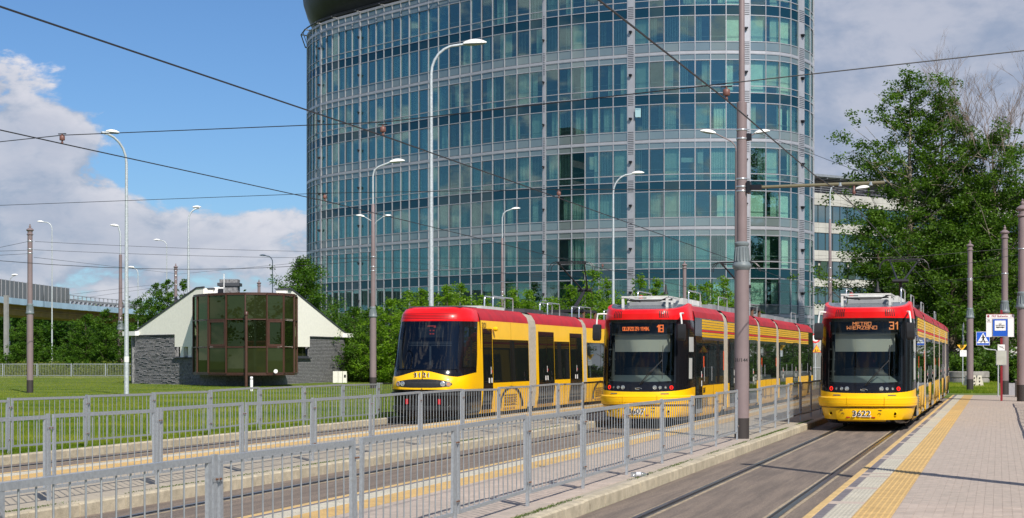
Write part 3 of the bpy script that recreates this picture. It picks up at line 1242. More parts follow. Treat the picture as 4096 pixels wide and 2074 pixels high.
    b.bx(-.085, -.074, pts[0].y - .004, pts[0].y + .004, 1.0, 1.05)
    b.build('emblem', m_lamp, t)
    # wiper
    b = MB()
    y0, y1 = SW.S(0, 1.15).y - .03, SW.S(SW.qx(.58, 1.75), 1.75).y - .03
    b.tube([(.02, y0, 1.13), (.30, y0 - .02, 1.45), (.585, y1, 1.74)], .012, 5)
    b.tube([(.06, y0, 1.13), (.34, y0 - .02, 1.45), (.585, y1, 1.76)], .008, 5)
    b.tube([(.59, SW.S(SW.qx(.59, 1.3), 1.3).y - .02, 1.28), (.585, y1, 1.75), (.60, y1 + .03, 2.12)], .009, 5)
    b.build('wiper', m_tb2, t)
    # vents in the forehead
    for s in (-1, 1):
        b = MB()
        for k in range(5):
            x = s * (.50 + k * .048)
            q = SW.qx(x, 2.9)
            b.grid([[SW.S(q + dq, z, .004) for dq in (-.008, .008)] for z in (2.82, 2.93, 3.0)])
        b.build('forehead_vent', m_black, t)
    # cab side windows
    for s in (-1, 1):
        b = MB()
        b.grid([[SW.S(s * (.80 + .38 * j / 6), z, .006) for j in range(7)] for z in (1.22, 1.85)])
        b.grid([[SW.S(s * (.80 + .38 * j / 6), z, .006) for j in range(7)] for z in (1.93, 2.55)])
        w = b.build('cab_window', m_tdg if False else m_tg, t)
        b = MB()
        b.grid([[SW.S(s * (.83 + .17 * j / 4), z, .010) for j in range(5)] for z in (1.96, 2.34)])
        b.grid([[SW.S(s * (.83 + .12 * j / 4), z, .010) for j in range(5)] for z in (1.27, 1.8)])
        b.build('window_blind', M('cab_curtain', (.40, .41, .39), .8) if s < 0 else bpy.data.materials['cab_curtain'], w)
        mirror(t, s * 1.10, .15, 2.24, 2.66, 2.93, s * .93, .80)
    # sections
    prof = [(1.04, .24, 0), (1.12, .45, 0), (1.15, .9, 0), (1.15, 1.06, 1), (1.15, 1.07, 1), (1.145, 2.86, 2), (1.10, 3.02, 2), (.94, 3.17, 2), (.90, 3.19, 3), (.5, 3.20, 3)]
    secs = [(1.75, 6.30), (6.95, 13.1), (13.6, 17.7), (18.25, 24.4), (24.95, 29.4)]
    for k, (a, c) in enumerate(secs):
        section(t, prof, a, c)
        if k < 4:
            bellows(t, c, secs[k + 1][0], 3.13)
    Z = (1.07, 2.30, 2.86)
    W = 1.15
    side_items(t, [('door', 1.75, 2.75), ('window', 2.8, 6.25, 2)], W, 0, Z, striped=(2.8, 6.28))
    for a, c in (secs[1], secs[3]):
        side_items(t, [('yellow', a + .02, a + .3), ('door', a + .33, a + 1.95), ('window', a + 2.0, c - 2.0, 1), ('door', c - 1.95, c - .33), ('yellow', c - .3, c - .02)], W, 0, Z, striped=(a + .04, c - .04))
    side_items(t, [('window', 13.65, 17.65, 3)], W, 0, Z, striped=(13.64, 17.66))
    side_items(t, [('window', 25.0, 27.6, 1), ('door', 27.7, 28.6)], W, 0, Z, striped=(24.99, 27.6))
    for y0 in (2.9, 14.0, 25.2):
        wheels(t, y0 + .3, y0 + 2.6)
    # roof equipment
    b = MB()
    b.bx(-.48, .48, 1.2, 2.6, 3.16, 3.26, 1)
    for x in (-.60, .56):
        b.bx(x - .03, x + .03, .95, 1.02, 3.1, 3.40, 0)
        b.bx(x - .03, x + .03, .95, 2.6, 3.36, 3.40, 0)
        b.bx(x - .03, x + .03, 1.6, 1.66, 3.1, 3.40, 0)
    b.bx(-.63, .59, .93, .97, 3.36, 3.40, 0)
    b.bx(-.63, .59, 1.5, 1.54, 3.30, 3.33, 2)
    b.tube([(-.5, 1.3, 3.3), (-.2, 1.2, 3.27), (.3, 1.35, 3.29), (.5, 1.3, 3.36)], .02, 5, 2)
    b.build('equipment_frame', [m_wgrey, m_mgrey, m_black], t)
    b = MB()
    b.bx(-.60, .66, 2.65, 5.4, 3.16, 3.40)
    b.bx(-.35, .25, 2.7, 4.0, 3.40, 3.47)
    b.build('equipment_box', m_wgrey, t)
    b = MB()
    for k in range(3):
        b.bx(.66, .666, 3.3 + k * .7, 3.9 + k * .7, 3.26, 3.38)
    b.build('equipment_label', m_wht, t)
    MB().lathe([(.0, 3.52), (.08, 3.52), (.04, 3.6), (.02, 3.78), (0, 3.8)], 10, (.12, 3.0, 0)).build('antenna', m_black, t, 50)
    b = MB().lathe([(.06, 3.40), (.06, 3.47), (.05, 3.50), (0, 3.50)], 10, (-.55, 2.9, 0)).build('beacon', m_redr, t, 50)
    for (y0, y1) in ((3.2, 5.0), (8.0, 9.6), (14.3, 16.0), (25.5, 27.0)):
        for x in (.70, -.70):
            loop_rail(t, x, y0, y1, 3.2, 3.62, mat=m_mgrey if y0 > 5 else None)
    for (y0, y1) in ((7.4, 10.4), (10.8, 12.6), (14, 17), (18.8, 21), (21.6, 24), (25.3, 28)):
        if abs((y0 + y1) / 2 - panto[2]) > 1.7:
            MB().bx(-.62, .62, y0, y1, 3.15, 3.38).build('roof_box', m_mgrey, t)
    pantograph(t, *panto)
    text('side_number', number, .2, m_black, t, (1.156, 3.05, .93), rz=R(90), sx=.9)
    return t


t2 = swing_tram('tram', 'striped yellow tram with red roof on the middle track, number 3607, route 18', T2, 39.55, '3607', ['ODJAZD ZA: 11 MIN.'], '18', (15.8, 17.6, 16.3, 5.13, 4.35, 3.62))
t3 = swing_tram('tram', 'striped yellow tram with red roof at the right-hand platform, number 3622, route 31', T3 + .03, 39.55, '3622', ['METRO', 'WIERZBNO'], '31', (17.3, 15.2, 15.8, 5.22, 4.36, 3.62))
# orange warning stickers on the glass
b = MB()
for (y0, z0, z1) in ((6.15, 1.45, 2.0), (13.9, 1.5, 1.8), (17.5, 1.5, 1.8), (2.92, 1.55, 1.85)):
    b.bx(1.157, 1.161, y0, y0 + .11, z0, z1)
me = b.mesh('warning_sticker', M('sticker_orange', (.75, .09, .02), .5))
obj('warning_sticker', me, t2)
obj('warning_sticker', me, t3)

# ---- the plain yellow tram of the left track
def smile(q):
    x = min(1.0, abs(q)) ** .62 * 1.1
    if x < .74:
        return -.165 * (1 - math.cos(math.pi * x / .74)) / 2
    return -.165 + .11 * min(1, (x - .74) / .36) + (.02 if abs(q) > 1 else 0)


TR = Skin([
    (.22, 0, 1.0, .24, 1.0), (.36, 0, 1.07, .07, 1.1), (.62, 0, 1.09, .03, 1.12), (.90, 0, 1.11, .02, 1.15), (.955, 0, 1.12, -.02, 1.2), (1.12, 0, 1.12, -.01, 1.2), (1.26, -.02, 1.12, .02, 1.2),
    (1.46, smile, 1.115, .08, 1.2), (1.62, lambda q: smile(q) * .7, 1.11, .14, 1.18), (1.9, lambda q: smile(q) * .35, 1.10, .24, 1.15), (2.4, 0, 1.07, .38, 1.1), (2.80, 0, 1.045, .50, 1.1), (2.83, 0, 1.045, .495, 1.1),
    (3.0, 0, 1.01, .55, 1.05), (3.13, 0, .94, .68, .95), (3.19, 0, .82, .9, .75)], e=.68, ylen=1.78)


def tramicus():
    t = thing('tram', 'plain yellow tram with large black windscreen on the left track, number 3121', 'tram', (T1 + .07, 40.3, 0), group='yellow and red trams waiting at the terminus')
    def side(q0, q1):
        return 0 if min(abs(q0), abs(q1)) >= 1.0 else 1
    strips = [1, 1, 1, 1, 0, 0, 0, side, side, side, side, 2, 2, 2, 2, 3]
    skin_body(TR, strips, 'cab_body', [m_ty, m_tb, m_tr, m_roofd], t, hole=(8, 11, .50))
    # windscreen
    b = MB()
    b.grid([[TR.S(.5 * j / 12, z, .003) for j in range(-12, 13)] for z in (1.50, 1.9, 2.4, 2.80)])
    ws = b.build('windscreen', M_glass('dark_windscreen', (.30, .34, .36), .09, gcol=(.6, .62, .66)), t, 60)
    b = MB()
    for s in (-1, 1):
        b.grid([[TR.S(s * (.5 + .03 * j / 2), z, .006) for j in range(3)] for z in (1.45, 1.9, 2.4, 2.80)])
    b.build('windscreen_edge', m_tb, ws)
    b = MB()
    b.bx(-.98, .98, 1.74, 1.77, .9, 2.9, 0)
    b.bx(-.9, .9, .75, 1.3, 1.25, 1.36, 1)
    b.bx(-.015, .03, .62, .66, 1.45, 2.15, 1)
    b.build('cab_interior', [m_wall, m_mgrey], t)
    MB().bx(-.92, -.87, .7, .78, 1.5, 2.3).build('cab_frame', m_blind, t)
    b = MB()
    b.bx(-.8, .8, .9, 1.7, 2.84, 2.86)
    b.build('cab_ceiling', m_wall, t)
    # grab rails and louvres
    b = MB()
    for k in range(3):
        z = 2.13 + k * .045
        b.bx(-.62, .62, .62, .64, z, z + .02)
    b.build('sun_louvre', m_mgrey, t)
    d = MB().bx(-.34, .38, .66, .68, 2.36, 2.70).build('destination_display', M('display_housing', (.09, .095, .10), .4), t)
    b = MB()
    for (x0, x1, z0, z1) in ((-.06, .16, 2.655, 2.685), (-.02, .02, 2.53, 2.565), (.07, .12, 2.53, 2.565), (-.02, .03, 2.44, 2.475), (.06, .11, 2.44, 2.475), (-.09, -.02, 2.655, 2.67), (.10, .16, 2.62, 2.655)):
        b.bx(x0, x1, .652, .658, z0, z1)
    b.build('display_segments', M_emit('dim_led', (.9, .12, .08), .8), d)
    b = MB()
    b.bx(-.15, .22, .654, .659, 2.40, 2.60)
    # grille and lights
    def oval(z0, n=16, rx=.80, rz=.115):
        pts = []
        for k in range(2 * n):
            a = math.pi * k / n
            x = rx * math.copysign(abs(math.cos(a)) ** .75, math.cos(a))
            z = z0 + rz * math.sin(a) + .02 * (1 - (x / rx) ** 2)
            pts.append(TR.S(TR.qx(x, z), z, .008))
        return pts
    b = MB()
    pts = oval(1.10)
    up, lo = pts[:17], [pts[0]] + pts[:15:-1]
    b.grid([up, [TR.S(TR.qx((u_.x + l_.x) / 2, (u_.z + l_.z) / 2), (u_.z + l_.z) / 2, .010) for u_, l_ in zip(up, lo)], lo])
    gr = b.build('grille', m_tb2, t)
    b = MB()
    for z in (1.07, 1.105, 1.14):
        b.grid([[TR.S(TR.qx(.46 * j / 8, z), z + dz, .014) for j in range(-8, 9)] for dz in (0, .008)])
    b.build('grille_bar', M('grille_bar_grey', (.06, .06, .06), .5), gr)
    for x in (-.71, -.57, .57, .71):
        p = TR.S(TR.qx(x, 1.1), 1.105, .006)
        p2 = TR.S(TR.qx(x, 1.1), 1.105, .03)
        ax = Vector((0, 0, 1)).rotation_difference((p2 - p).normalized()).to_matrix()
        h = MB().lathe([(.068, -.01), (.07, .012), (.052, .018), (.048, .004)], 18, p, ax=ax).build('headlight', m_chr if abs(x) < .6 else m_mgrey, t, 40)
        MB().lathe([(.0, .012), (.05, .006)], 14, p, ax=ax).build('lamp_lens', m_lamp if abs(x) < .6 else M('amber_lens', (.5, .25, .15), .15), h)
    zn = 1.335
    yn = TR.S(0, zn).y
    for k, ch in enumerate('3121'):
        x = (-.205, -.085, .055, .165)[k]
        y = TR.S(TR.qx(x, zn), zn, .012).y
        text('number_back', ch, .19, m_wht, t, (x + .008, y - .003, zn - .006), bold=.008, sx=1.05, depth=.001)
        text('number', ch, .19, m_black, t, (x, y - .008, zn), bold=.003, sx=1.05, depth=.001)
    b = MB()
    b.grid([[TR.S(dq, z, .004) for dq in (-.0012, .0012)] for z in (1.22, 1.3, 1.38, 1.455)])
    b.grid([[TR.S(dq, z, .004) for dq in (-.0012, .0012)] for z in (.92, .96, .985)])
    b.build('front_seam', m_seam, t)
    # bumper
    b = MB()
    b.grid([[TR.S(1.02 * j / 14, z, o) for j in range(-14, 15)] for (z, o) in ((.88, 0), (.87, .05), (.80, .055), (.78, .02))])
    b.grid([[TR.S(.9 * j / 14, z, o) for j in range(-14, 15)] for (z, o) in ((.52, 0), (.50, .04), (.40, .045), (.38, .0))])
    b.build('bumper', m_tb2, t, 40)
    b = MB()
    for x in (-.45, .47):
        y = TR.S(TR.qx(x, .6), .62, .01).y
        b.bx(x - .03, x + .03, y - .01, y + .01, .56, .70)
    b.build('reflector', M('reflector_bright', (.75, .01, .02), .3), t)
    for x in (-.75, .72):
        y = TR.S(TR.qx(x, .45), .45, .02).y
        MB().lathe([(.0, -.02), (.05, -.02), (.055, .02)], 12, (x, y, .45), ax=Matrix.Rotation(R(90), 3, 'X')).build('fog_light', m_tb, t, 50)
    # forehead louvres
    b = MB()
    for k in range(4):
        z = 2.87 + k * .042
        b.grid([[TR.S(TR.qx(-.05 + .80 * j / 8, z), z + dz, .007) for j in range(-8, 9)] for dz in (0, .014)])
    b.build('forehead_louvre', M('tram_red_dark', (.12, .004, .006), .5), t)
    # side of the cab
    for s in (-1, 1):
        b = MB()
        b.grid([[TR.S(s * (.62 + .36 * j / 6), z, .006) for j in range(7)] for z in (1.55, 2.0, 2.65)])
        b.build('cab_window', m_tg, t)
    prof = [(1.02, .26, 0), (1.08, .5, 0), (1.11, .85, 0), (1.12, 1.10, 0), (1.118, 1.11, 0), (1.075, 2.84, 2), (1.02, 3.02, 2), (.86, 3.17, 2), (.80, 3.20, 3), (.5, 3.21, 3)]
    secs = [(1.75, 6.45), (7.2, 13.1), (13.5, 17.6), (18.1, 24.1), (24.6, 29.2)]
    for k, (a, c) in enumerate(secs):
        section(t, prof, a, c)
        if k < 4:
            bellows(t, c, secs[k + 1][0], 3.14, 1.075)
    def flank(items):
        for s in (1, -1):
            for (k, y0, y1) in items:
                zlo, zhi = (1.10, 2.33) if k == 'window' else (.36, 2.62)
                def fx(z):
                    return 1.12 if z < 1.1 else 1.118 + (1.075 - 1.118) * (z - 1.11) / (2.84 - 1.11)
                def quad(b, a, c, z0, z1, o, m=0):
                    if z0 < 1.1:
                        zz = [z0, .5, .85, 1.1, z1] if z0 < .5 else [z0, 1.1, z1]
                        zz = [q for q in zz if z0 <= q <= z1]
                    else:
                        zz = [z0, z1]
                    def px(z):
                        return 1.05 + .03 if z < .5 else 1.08 + (z - .5) / .35 * .03 if z < .85 else fx(z)
                    rows = [[(s * (px(z) + o), yy, z) for yy in ((a, c) if s > 0 else (c, a))] for z in zz]
                    b.grid(rows, m)
                    for zq in (zz[0], zz[-1]):
                        b.add([(s * (px(zq) + o), a, zq), (s * (px(zq) + o), c, zq), (s * (px(zq) - .03), c, zq), (s * (px(zq) - .03), a, zq)], [(0, 1, 2, 3)], m)
                if k == 'window':
                    n = max(1, round((y1 - y0) / 1.8))
                    fr = MB()
                    quad(fr, y0, y1, zlo, zhi, .006)
                    fr.build('window_band', m_tb, t)
                    for i in range(n):
                        a, c = y0 + (y1 - y0) * i / n + .03, y0 + (y1 - y0) * (i + 1) / n - .03
                        w = MB()
                        quad(w, a, c, zlo + .03, zhi - .03, .010)
                        w.build('side_window', m_tg, t)
                    b = MB()
                    for i in range(1, n):
                        yy = y0 + (y1 - y0) * i / n
                        quad(b, yy - .007, yy + .007, .5, 1.09, .004)
                        quad(b, yy - .007, yy + .007, 2.34, 2.83, .004)
                    b.build('flank_seam', m_seam, t)
                else:
                    b = MB()
                    quad(b, y0, y1, zlo, zhi, .009)
                    dr = b.build('door', m_tb, t)
                    lv = 2 if y1 - y0 > 1.2 else 1
                    for i in range(lv):
                        st = (y1 - y0) / lv
                        w = MB()
                        quad(w, y0 + st * i + .07, y0 + st * (i + 1) - .07, .55, zhi - .12, .013)
                        w.build('door_glass', m_tg, dr)
                    b = MB()
                    yb = (y0 + y1) / 2 if lv == 2 else y1 - .2
                    quad(b, yb - .22, yb - .1, 1.1, 1.24, .016)
                    quad(b, yb + .02, yb + .14, 1.1, 1.24, .016)
                    quad(b, yb + .0, yb + .05, 1.35, 1.55, .016)
                    quad(b, yb + .07, yb + .13, 1.38, 1.46, .018, 1)
                    b.build('door_sticker', [m_wht, m_sred], dr)
    flank([('door', 1.88, 2.75), ('window', 2.80, 6.4)])
    flank([('door', 7.5, 9.3), ('window', 9.35, 11.25), ('door', 11.3, 12.9)])
    flank([('window', 13.6, 17.5)])
    flank([('door', 18.4, 20.0), ('window', 20.1, 22.2), ('door', 22.3, 23.9)])
    flank([('window', 24.7, 27.9)])
    # wheel-arch cover with slotted vents
    for (yc) in (4.55, 15.5, 26.5):
        for s in (1, -1):
            b = MB()
            pts = [(s * 1.125, yc + 1.12 * math.cos(a), .36 + .60 * math.sin(a)) for a in [math.pi * k / 12 for k in range(13)]]
            b.tube(pts, .028, 5)
            b.build('wheel_arch', m_tb2, t)
            b = MB()
            for r_ in range(5):
                for c in range(4):
                    y = yc - .62 + c * .31
                    b.bx(*sorted((s * 1.10, s * 1.122)), y, y + .26, .42 + r_ * .075, .435 + r_ * .075)
            b.build('flank_vents', m_seam, t)
    for y0 in (3.4, 14.4, 25.4):
        wheels(t, y0, y0 + 2.3, .98)
    b = MB().lathe([(.0, .0), (.05, .0), (.07, .06), (.05, .12), (0, .13)], 10, (1.12, 2.82, 2.62), ax=Matrix.Rotation(R(90), 3, 'Y'))
    b.build('side_camera', m_ty, t, 50)
    text('side_number', '3121', .22, m_black, t, (1.09, 2.05, 2.70), rz=R(90), sx=.9)
    b = MB()
    b.bx(-.75, .75, 1.0, 2.4, 3.18, 3.22)
    b.build('roof_cover', m_roofd, t)
    MB().bx(-.7, .7, 3.0, 5.2, 3.18, 3.29).build('roof_box', m_wgrey, t)
    for (y0, y1) in ((4.2, 6.2), (10.1, 11.6), (14.2, 15.9), (19, 20.5)):
        for x in (.66, .40):
            loop_rail(t, x, y0, y1, 3.2, 3.60, .022)
    for (y0, y1) in ((7.6, 9.8), (12.0, 13.0), (14.2, 15.2)):
        MB().bx(-.6, .6, y0, y1, 3.16, 3.34).build('roof_box', m_roofd, t)
    pantograph(t, 15.7, 17.6, 15.9, 5.28, 4.32, 3.6)
    return t


t1 = tramicus()
# ---------------------------------------------------------------- glass tower
m_alu = M('tower_aluminium', (.42, .42, .45), .4, metal=.35, var=.05, vs=2)
m_alud = M('tower_mullion', (.36, .37, .40), .42, metal=.35)
m_gl = M_glass('tower_glass', (.76, .89, .83), .16, .0, (.015, .07, .07), .05, gcol=(.62, .82, .84))
m_glg = M_panel('tower_spandrel_grey', (.145, .18, .18), .19, .18, .5, .06, gcol=(.66, .80, .83))
m_gld = M_panel('tower_spandrel_dark', (.004, .026, .036), .09, .2, .5, .02, gcol=(.55, .8, .92))
m_cream = M('vertical_blind', (.84, .86, .82), .8, var=.08, vs=2)
m_curt = M('net_curtain', (.68, .72, .69), .85, var=.12, vs=6)
m_slab = M('ceiling_slab', (.16, .19, .19), .8)
m_core = M('office_wall', (.17, .22, .215), .8, var=.35, vs=.4)
m_saucer = M('saucer_metal', (.022, .025, .032), .5, metal=.4, var=.15, vs=.5)
m_boxes = M('office_box', (.34, .27, .17), .8, var=.4, vs=1.5)

K = 1.2          # scale of the plan: the tower stands 149 m off at its nearest
_px = [(1230, 155), (1245, 152.6), (1287, 149.6), (1350, 147.2), (1444, 144.5), (1540, 141.8), (1639, 139.3), (1760, 136.3), (1885, 133.7), (2000, 131.4), (2180, 128.8), (2350, 126.9), (2510, 125.6), (2620, 124.8), (2714, 124.3), (2850, 124.0), (2953, 124.0), (3040, 124.15), (3105, 124.55), (3160, 125.4), (3188, 126.3), (3225, 127.6), (3247, 129.4), (3253, 131.5)]
_pl = [Vector(((x - 2048) / FPX * D * K, D * K, 0)) for (x, D) in _px]
# smooth plan curve, closed round the back
back = [(25.3, 137), (24.4, 147), (17, 160), (4, 171), (-9, 174), (-17, 169), (-20.2, 161)]
plan_l = _pl + [Vector((u * K, D * K, 0)) for (u, D) in back]
plan = [ud(p.x, p.y) for p in plan_l]


def plan_at(px):
    """point on the front of the plan seen at photo column px"""
    for (a, b) in zip(range(len(_px) - 1), range(1, len(_px))):
        if _px[a][0] <= px <= _px[b][0]:
            t = (px - _px[a][0]) / (_px[b][0] - _px[a][0])
            p0, p1 = _pl[max(a - 1, 0)], _pl[a]
            p2, p3 = _pl[b], _pl[min(b + 1, len(_px) - 1)]
            q = .5 * ((2 * p1) + (p2 - p0) * t + (2 * p0 - 5 * p1 + 4 * p2 - p3) * t * t + (3 * p1 - p0 - 3 * p2 + p3) * t ** 3)
            return ud(q.x, q.y)


def cols(a, b, n):
    pa, pb = plan_at(a), plan_at(b)
    # equal widths along the wall
    xs = [a + (b - a) * i / 200 for i in range(201)]
    ps = [plan_at(x) for x in xs]
    L = [0]
    for p, q in zip(ps, ps[1:]):
        L.append(L[-1] + (q - p).length)
    out = []
    for i in range(n + 1):
        t = L[-1] * i / n
        j = max(k for k in range(201) if L[k] <= t + 1e-9)
        j = min(j, 199)
        f = (t - L[j]) / max(1e-6, L[j + 1] - L[j])
        out.append(ps[j].lerp(ps[j + 1], f))
    return out


bays = [(1231, 1283, 5), (1288, 1439, 6), (1444, 1639, 6), (1639, 1886, 6), (1886, 2174, 6), (2184, 2511, 6), (2535, 2964, 7), (2997, 3191, 4), (3212, 3252.5, 3)]
pil = [(1283, 1288), (1439, 1444), (2174, 2184), (2511, 2535), (2964, 2997), (3191, 3212)]
tw = thing('office_tower', 'tall curved office tower of blue-green glass with light grey window grid', 'tower', tuple(ud(8, 175)), 0)
TZ = lambda z: EYE + (z - EYE) * K
bands = [TZ(z) for z in (5.07, 11.87, 18.67, 25.47, 32.27)]
PER = bands[1] - bands[0]
# heights of the rows, measured down from a band
hs = [(.15, .70, 'grey'), (.70, 3.15, 'win'), (3.15, 3.78, 'win'), (3.78, 4.72, 'dark'), (4.72, 7.18, 'win'), (7.18, 8.01, 'grey')]
allcols = []
for (a, b_, n) in bays:
    allcols.append(cols(a, b_, n))
rg = random.Random(11)
ztop = TZ(32.95)
individual = []
stuff = {'win': MB(), 'grey': MB(), 'dark': MB()}
mats_row = {'win': m_gl, 'grey': m_glg, 'dark': m_gld}
blind = MB()
curt = MB()
frm = MB()
opn = MB()
rows = []
for bz in bands + [bands[-1] + PER]:
    for k, (a, b_, kind) in enumerate(hs):
        z1, z0 = bz - a, bz - b_
        if z0 < 0 or z1 > ztop:
            if z1 > ztop and z0 < ztop - .2 and z0 > bands[-1]:
                z1 = ztop - .1
            else:
                continue
        rows.append((z0, z1, kind, k))
rows.append((bands[-1] + .15, ztop - .06, 'grey', 9))
rows.append((.2, bands[0] - 8.01 + 8.16 if False else .9, 'dark', 8)) if False else None
UP = Vector((0, 0, 1))
cand = []
for bi, cs in enumerate(allcols):
    for i in range(len(cs) - 1):
        p, q = cs[i], cs[i + 1]
        d = (q - p)
        w = d.length
        d.normalize()
        nrm = Vector((d.y, -d.x, 0))
        for (z0, z1, kind, k) in rows:
            cand.append((bi, i, p, d, w, nrm, z0, z1, kind, k))
        # mullion
        for e, pt in ((0, p),) + (((1, q),) if i == len(cs) - 2 else ()):
            T = Matrix(((d.x, nrm.x, 0, pt.x), (d.y, nrm.y, 0, pt.y), (0, 0, 1, 0), (0, 0, 0, 1)))
            hw = .062 if (i % 6 == 0 or e) and bi in (3, 4) else .036
            frm.bx(-hw, hw, -.02, .12, .0, ztop, 0, T)
# big windows in the middle of the picture first: they show largest
cand.sort(key=lambda c: (0 if c[8] == 'win' and c[9] in (1, 4) else 1, -c[4] * abs((c[2]).normalized().dot(c[5])), c[6]))
nind = 0
me_cache = {}
for (bi, i, p, d, w, nrm, z0, z1, kind, k) in cand:
    tilt = rg.gauss(0, .0035)
    tilt2 = rg.gauss(0, .0035)
    g_ = .03
    W2, H = w - 2 * g_, z1 - z0 - .06
    d2 = (d + nrm * tilt).normalized()
    n2 = Vector((d2.y, -d2.x, 0))
    o = p + d * g_ + UP * (z0 + .03) + nrm * .02
    if kind == 'win' and k in (1, 4) and nind < 300:
        nind += 1
        key = (bi, round(H, 2))
        if key not in me_cache:
            me_cache[key] = MB().bx(0, W2, -.012, .012, 0, H).mesh('window_pane', m_gl)
        ob = obj('window_pane', me_cache[key], tw)
        up2 = (UP + n2 * tilt2).normalized()
        M4 = Matrix(((d2.x, -n2.x, up2.x, o.x), (d2.y, -n2.y, up2.y, o.y), (0, 0, up2.z, o.z), (0, 0, 0, 1)))
        ob.matrix_basis = Matrix.Translation(-tw.location) @ M4
    else:
        T = Matrix(((d2.x, n2.x, 0, o.x), (d2.y, n2.y, 0, o.y), (0, 0, 1, o.z), (0, 0, 0, 1)))
        if tilt2 > 0:
            T = T @ Matrix.Rotation(tilt2 * .6, 4, 'X')
        stuff[kind].bx(0, W2, -.012, .012, 0, H, 0, T)
    # opening sash frame on every second or third window
    if kind == 'win' and k in (1, 4) and (i % 3 == 1 or (i % 6 == 4)):
        T = Matrix(((d.x, nrm.x, 0, o.x), (d.y, nrm.y, 0, o.y), (0, 0, 1, o.z), (0, 0, 0, 1)))
        for (a, b2, c, e) in ((0, W2, 0, .06), (0, W2, H - .06, H), (0, .06, .06, H - .06), (W2 - .06, W2, .06, H - .06)):
            opn.bx(a, b2, .012, .05, c, e, 0, T)
    if kind == 'win' and k in (1, 4):
        r_ = rg.random()
        if bi <= 3:
            r_ = r_ * .95 + .05
        inn = -.30
        T = Matrix(((d.x, nrm.x, 0, p.x), (d.y, nrm.y, 0, p.y), (0, 0, 1, 0), (0, 0, 0, 1)))
        zt = z1 - .02
        zb = z0 - (.6 if k == 1 and rg.random() < .8 else 0)
        if r_ < .42 or (r_ < .60 and bi >= 6):
            n_ = 9
            ang = rg.choice((.15, .35, .7, .9, 1.15))
            fr = rg.choice((1, 1, 1, .6, .45))
            st = rg.choice((0, 1)) if fr < 1 else 0
            for s_ in range(int(n_ * fr)):
                x = (s_ + .5) * w / n_ if not st else w - (s_ + .5) * w / n_
                hw = w / n_ * .52
                c_, s2 = math.cos(ang) * hw, math.sin(ang) * hw
                zz = zb + rg.uniform(0, .05)
                blind.add([T @ Vector((x - c_, inn - s2, zz)), T @ Vector((x + c_, inn + s2, zz)), T @ Vector((x + c_, inn + s2, zt)), T @ Vector((x - c_, inn - s2, zt))], [(0, 1, 2, 3)])
        elif r_ < .74:
            x0, x1 = (0, w * rg.uniform(.35, 1)) if rg.random() < .5 else (w * rg.uniform(0, .6), w)
            n_ = 12
            P = []
            for zz, amp in ((zb + .05, .05), (zt, .03)):
                P.append([T @ Vector((x0 + (x1 - x0) * j / n_, inn - .1 + amp * math.sin(j * 2.4), zz)) for j in range(n_ + 1)])
            curt.grid(P)
        # guard rail and things on the sill
        if rg.random() < .25:
            bx0 = rg.uniform(.1, w * .5)
            opn_ = rg.uniform(.25, .55)
            stuff.setdefault('box', MB()).bx(bx0, bx0 + rg.uniform(.25, .6), -.9, -.5, z0 + .0 - (.55 if k == 1 else 0), z0 - (.55 if k == 1 else 0) + opn_, 0, T)
        frm.bx(0, w, -.22, -.19, z0 + .52, z0 + .56, 1, T)
for kind, nm in (('win', 'window_pane_field'), ('grey', 'grey_spandrel_field'), ('dark', 'dark_spandrel_field')):
    stuff[kind].build(nm, mats_row[kind], tw, world=True, kind='stuff')
stuff['box'].build('office_clutter', m_boxes, tw, world=True, kind='stuff')
blind.build('vertical_blinds', m_cream, tw, world=True, kind='stuff')
curt.build('net_curtains', m_curt, tw, world=True, kind='stuff')
opn.build('sash_frames', M('sash_dark', (.10, .11, .12), .5), tw, world=True, kind='stuff')
# transoms and floor bands following every facet
for (z0, z1, kind, k) in rows:
    for cs in allcols:
        for p, q in zip(cs, cs[1:]):
            d = (q - p)
            w = d.length
            d.normalize()
            T = Matrix(((d.x, d.y, 0, p.x), (d.y, -d.x, 0, p.y), (0, 0, 1, 0), (0, 0, 0, 1)))
            frm.bx(0, w, -.015, .09, z1 - .032, z1 + .032, 0, T)
frm.build('facade_grid', [m_alu, m_alud], tw, world=True, kind='stuff')
for z in bands + [ztop]:
    for cs in allcols:
        b = MB()
        b.grid([[(p.x, p.y, zz) for p in [c_ + Vector(((cs[min(i + 1, len(cs) - 1)] - cs[max(i - 1, 0)]).normalized().y, -(cs[min(i + 1, len(cs) - 1)] - cs[max(i - 1, 0)]).normalized().x, 0)) * oo for i, c_ in enumerate(cs)]] for (oo, zz) in ((-.1, z - .13), (.11, z - .13), (.11, z + .13), (-.1, z + .13))])
        b.build('floor_band', m_alu, tw, world=True)
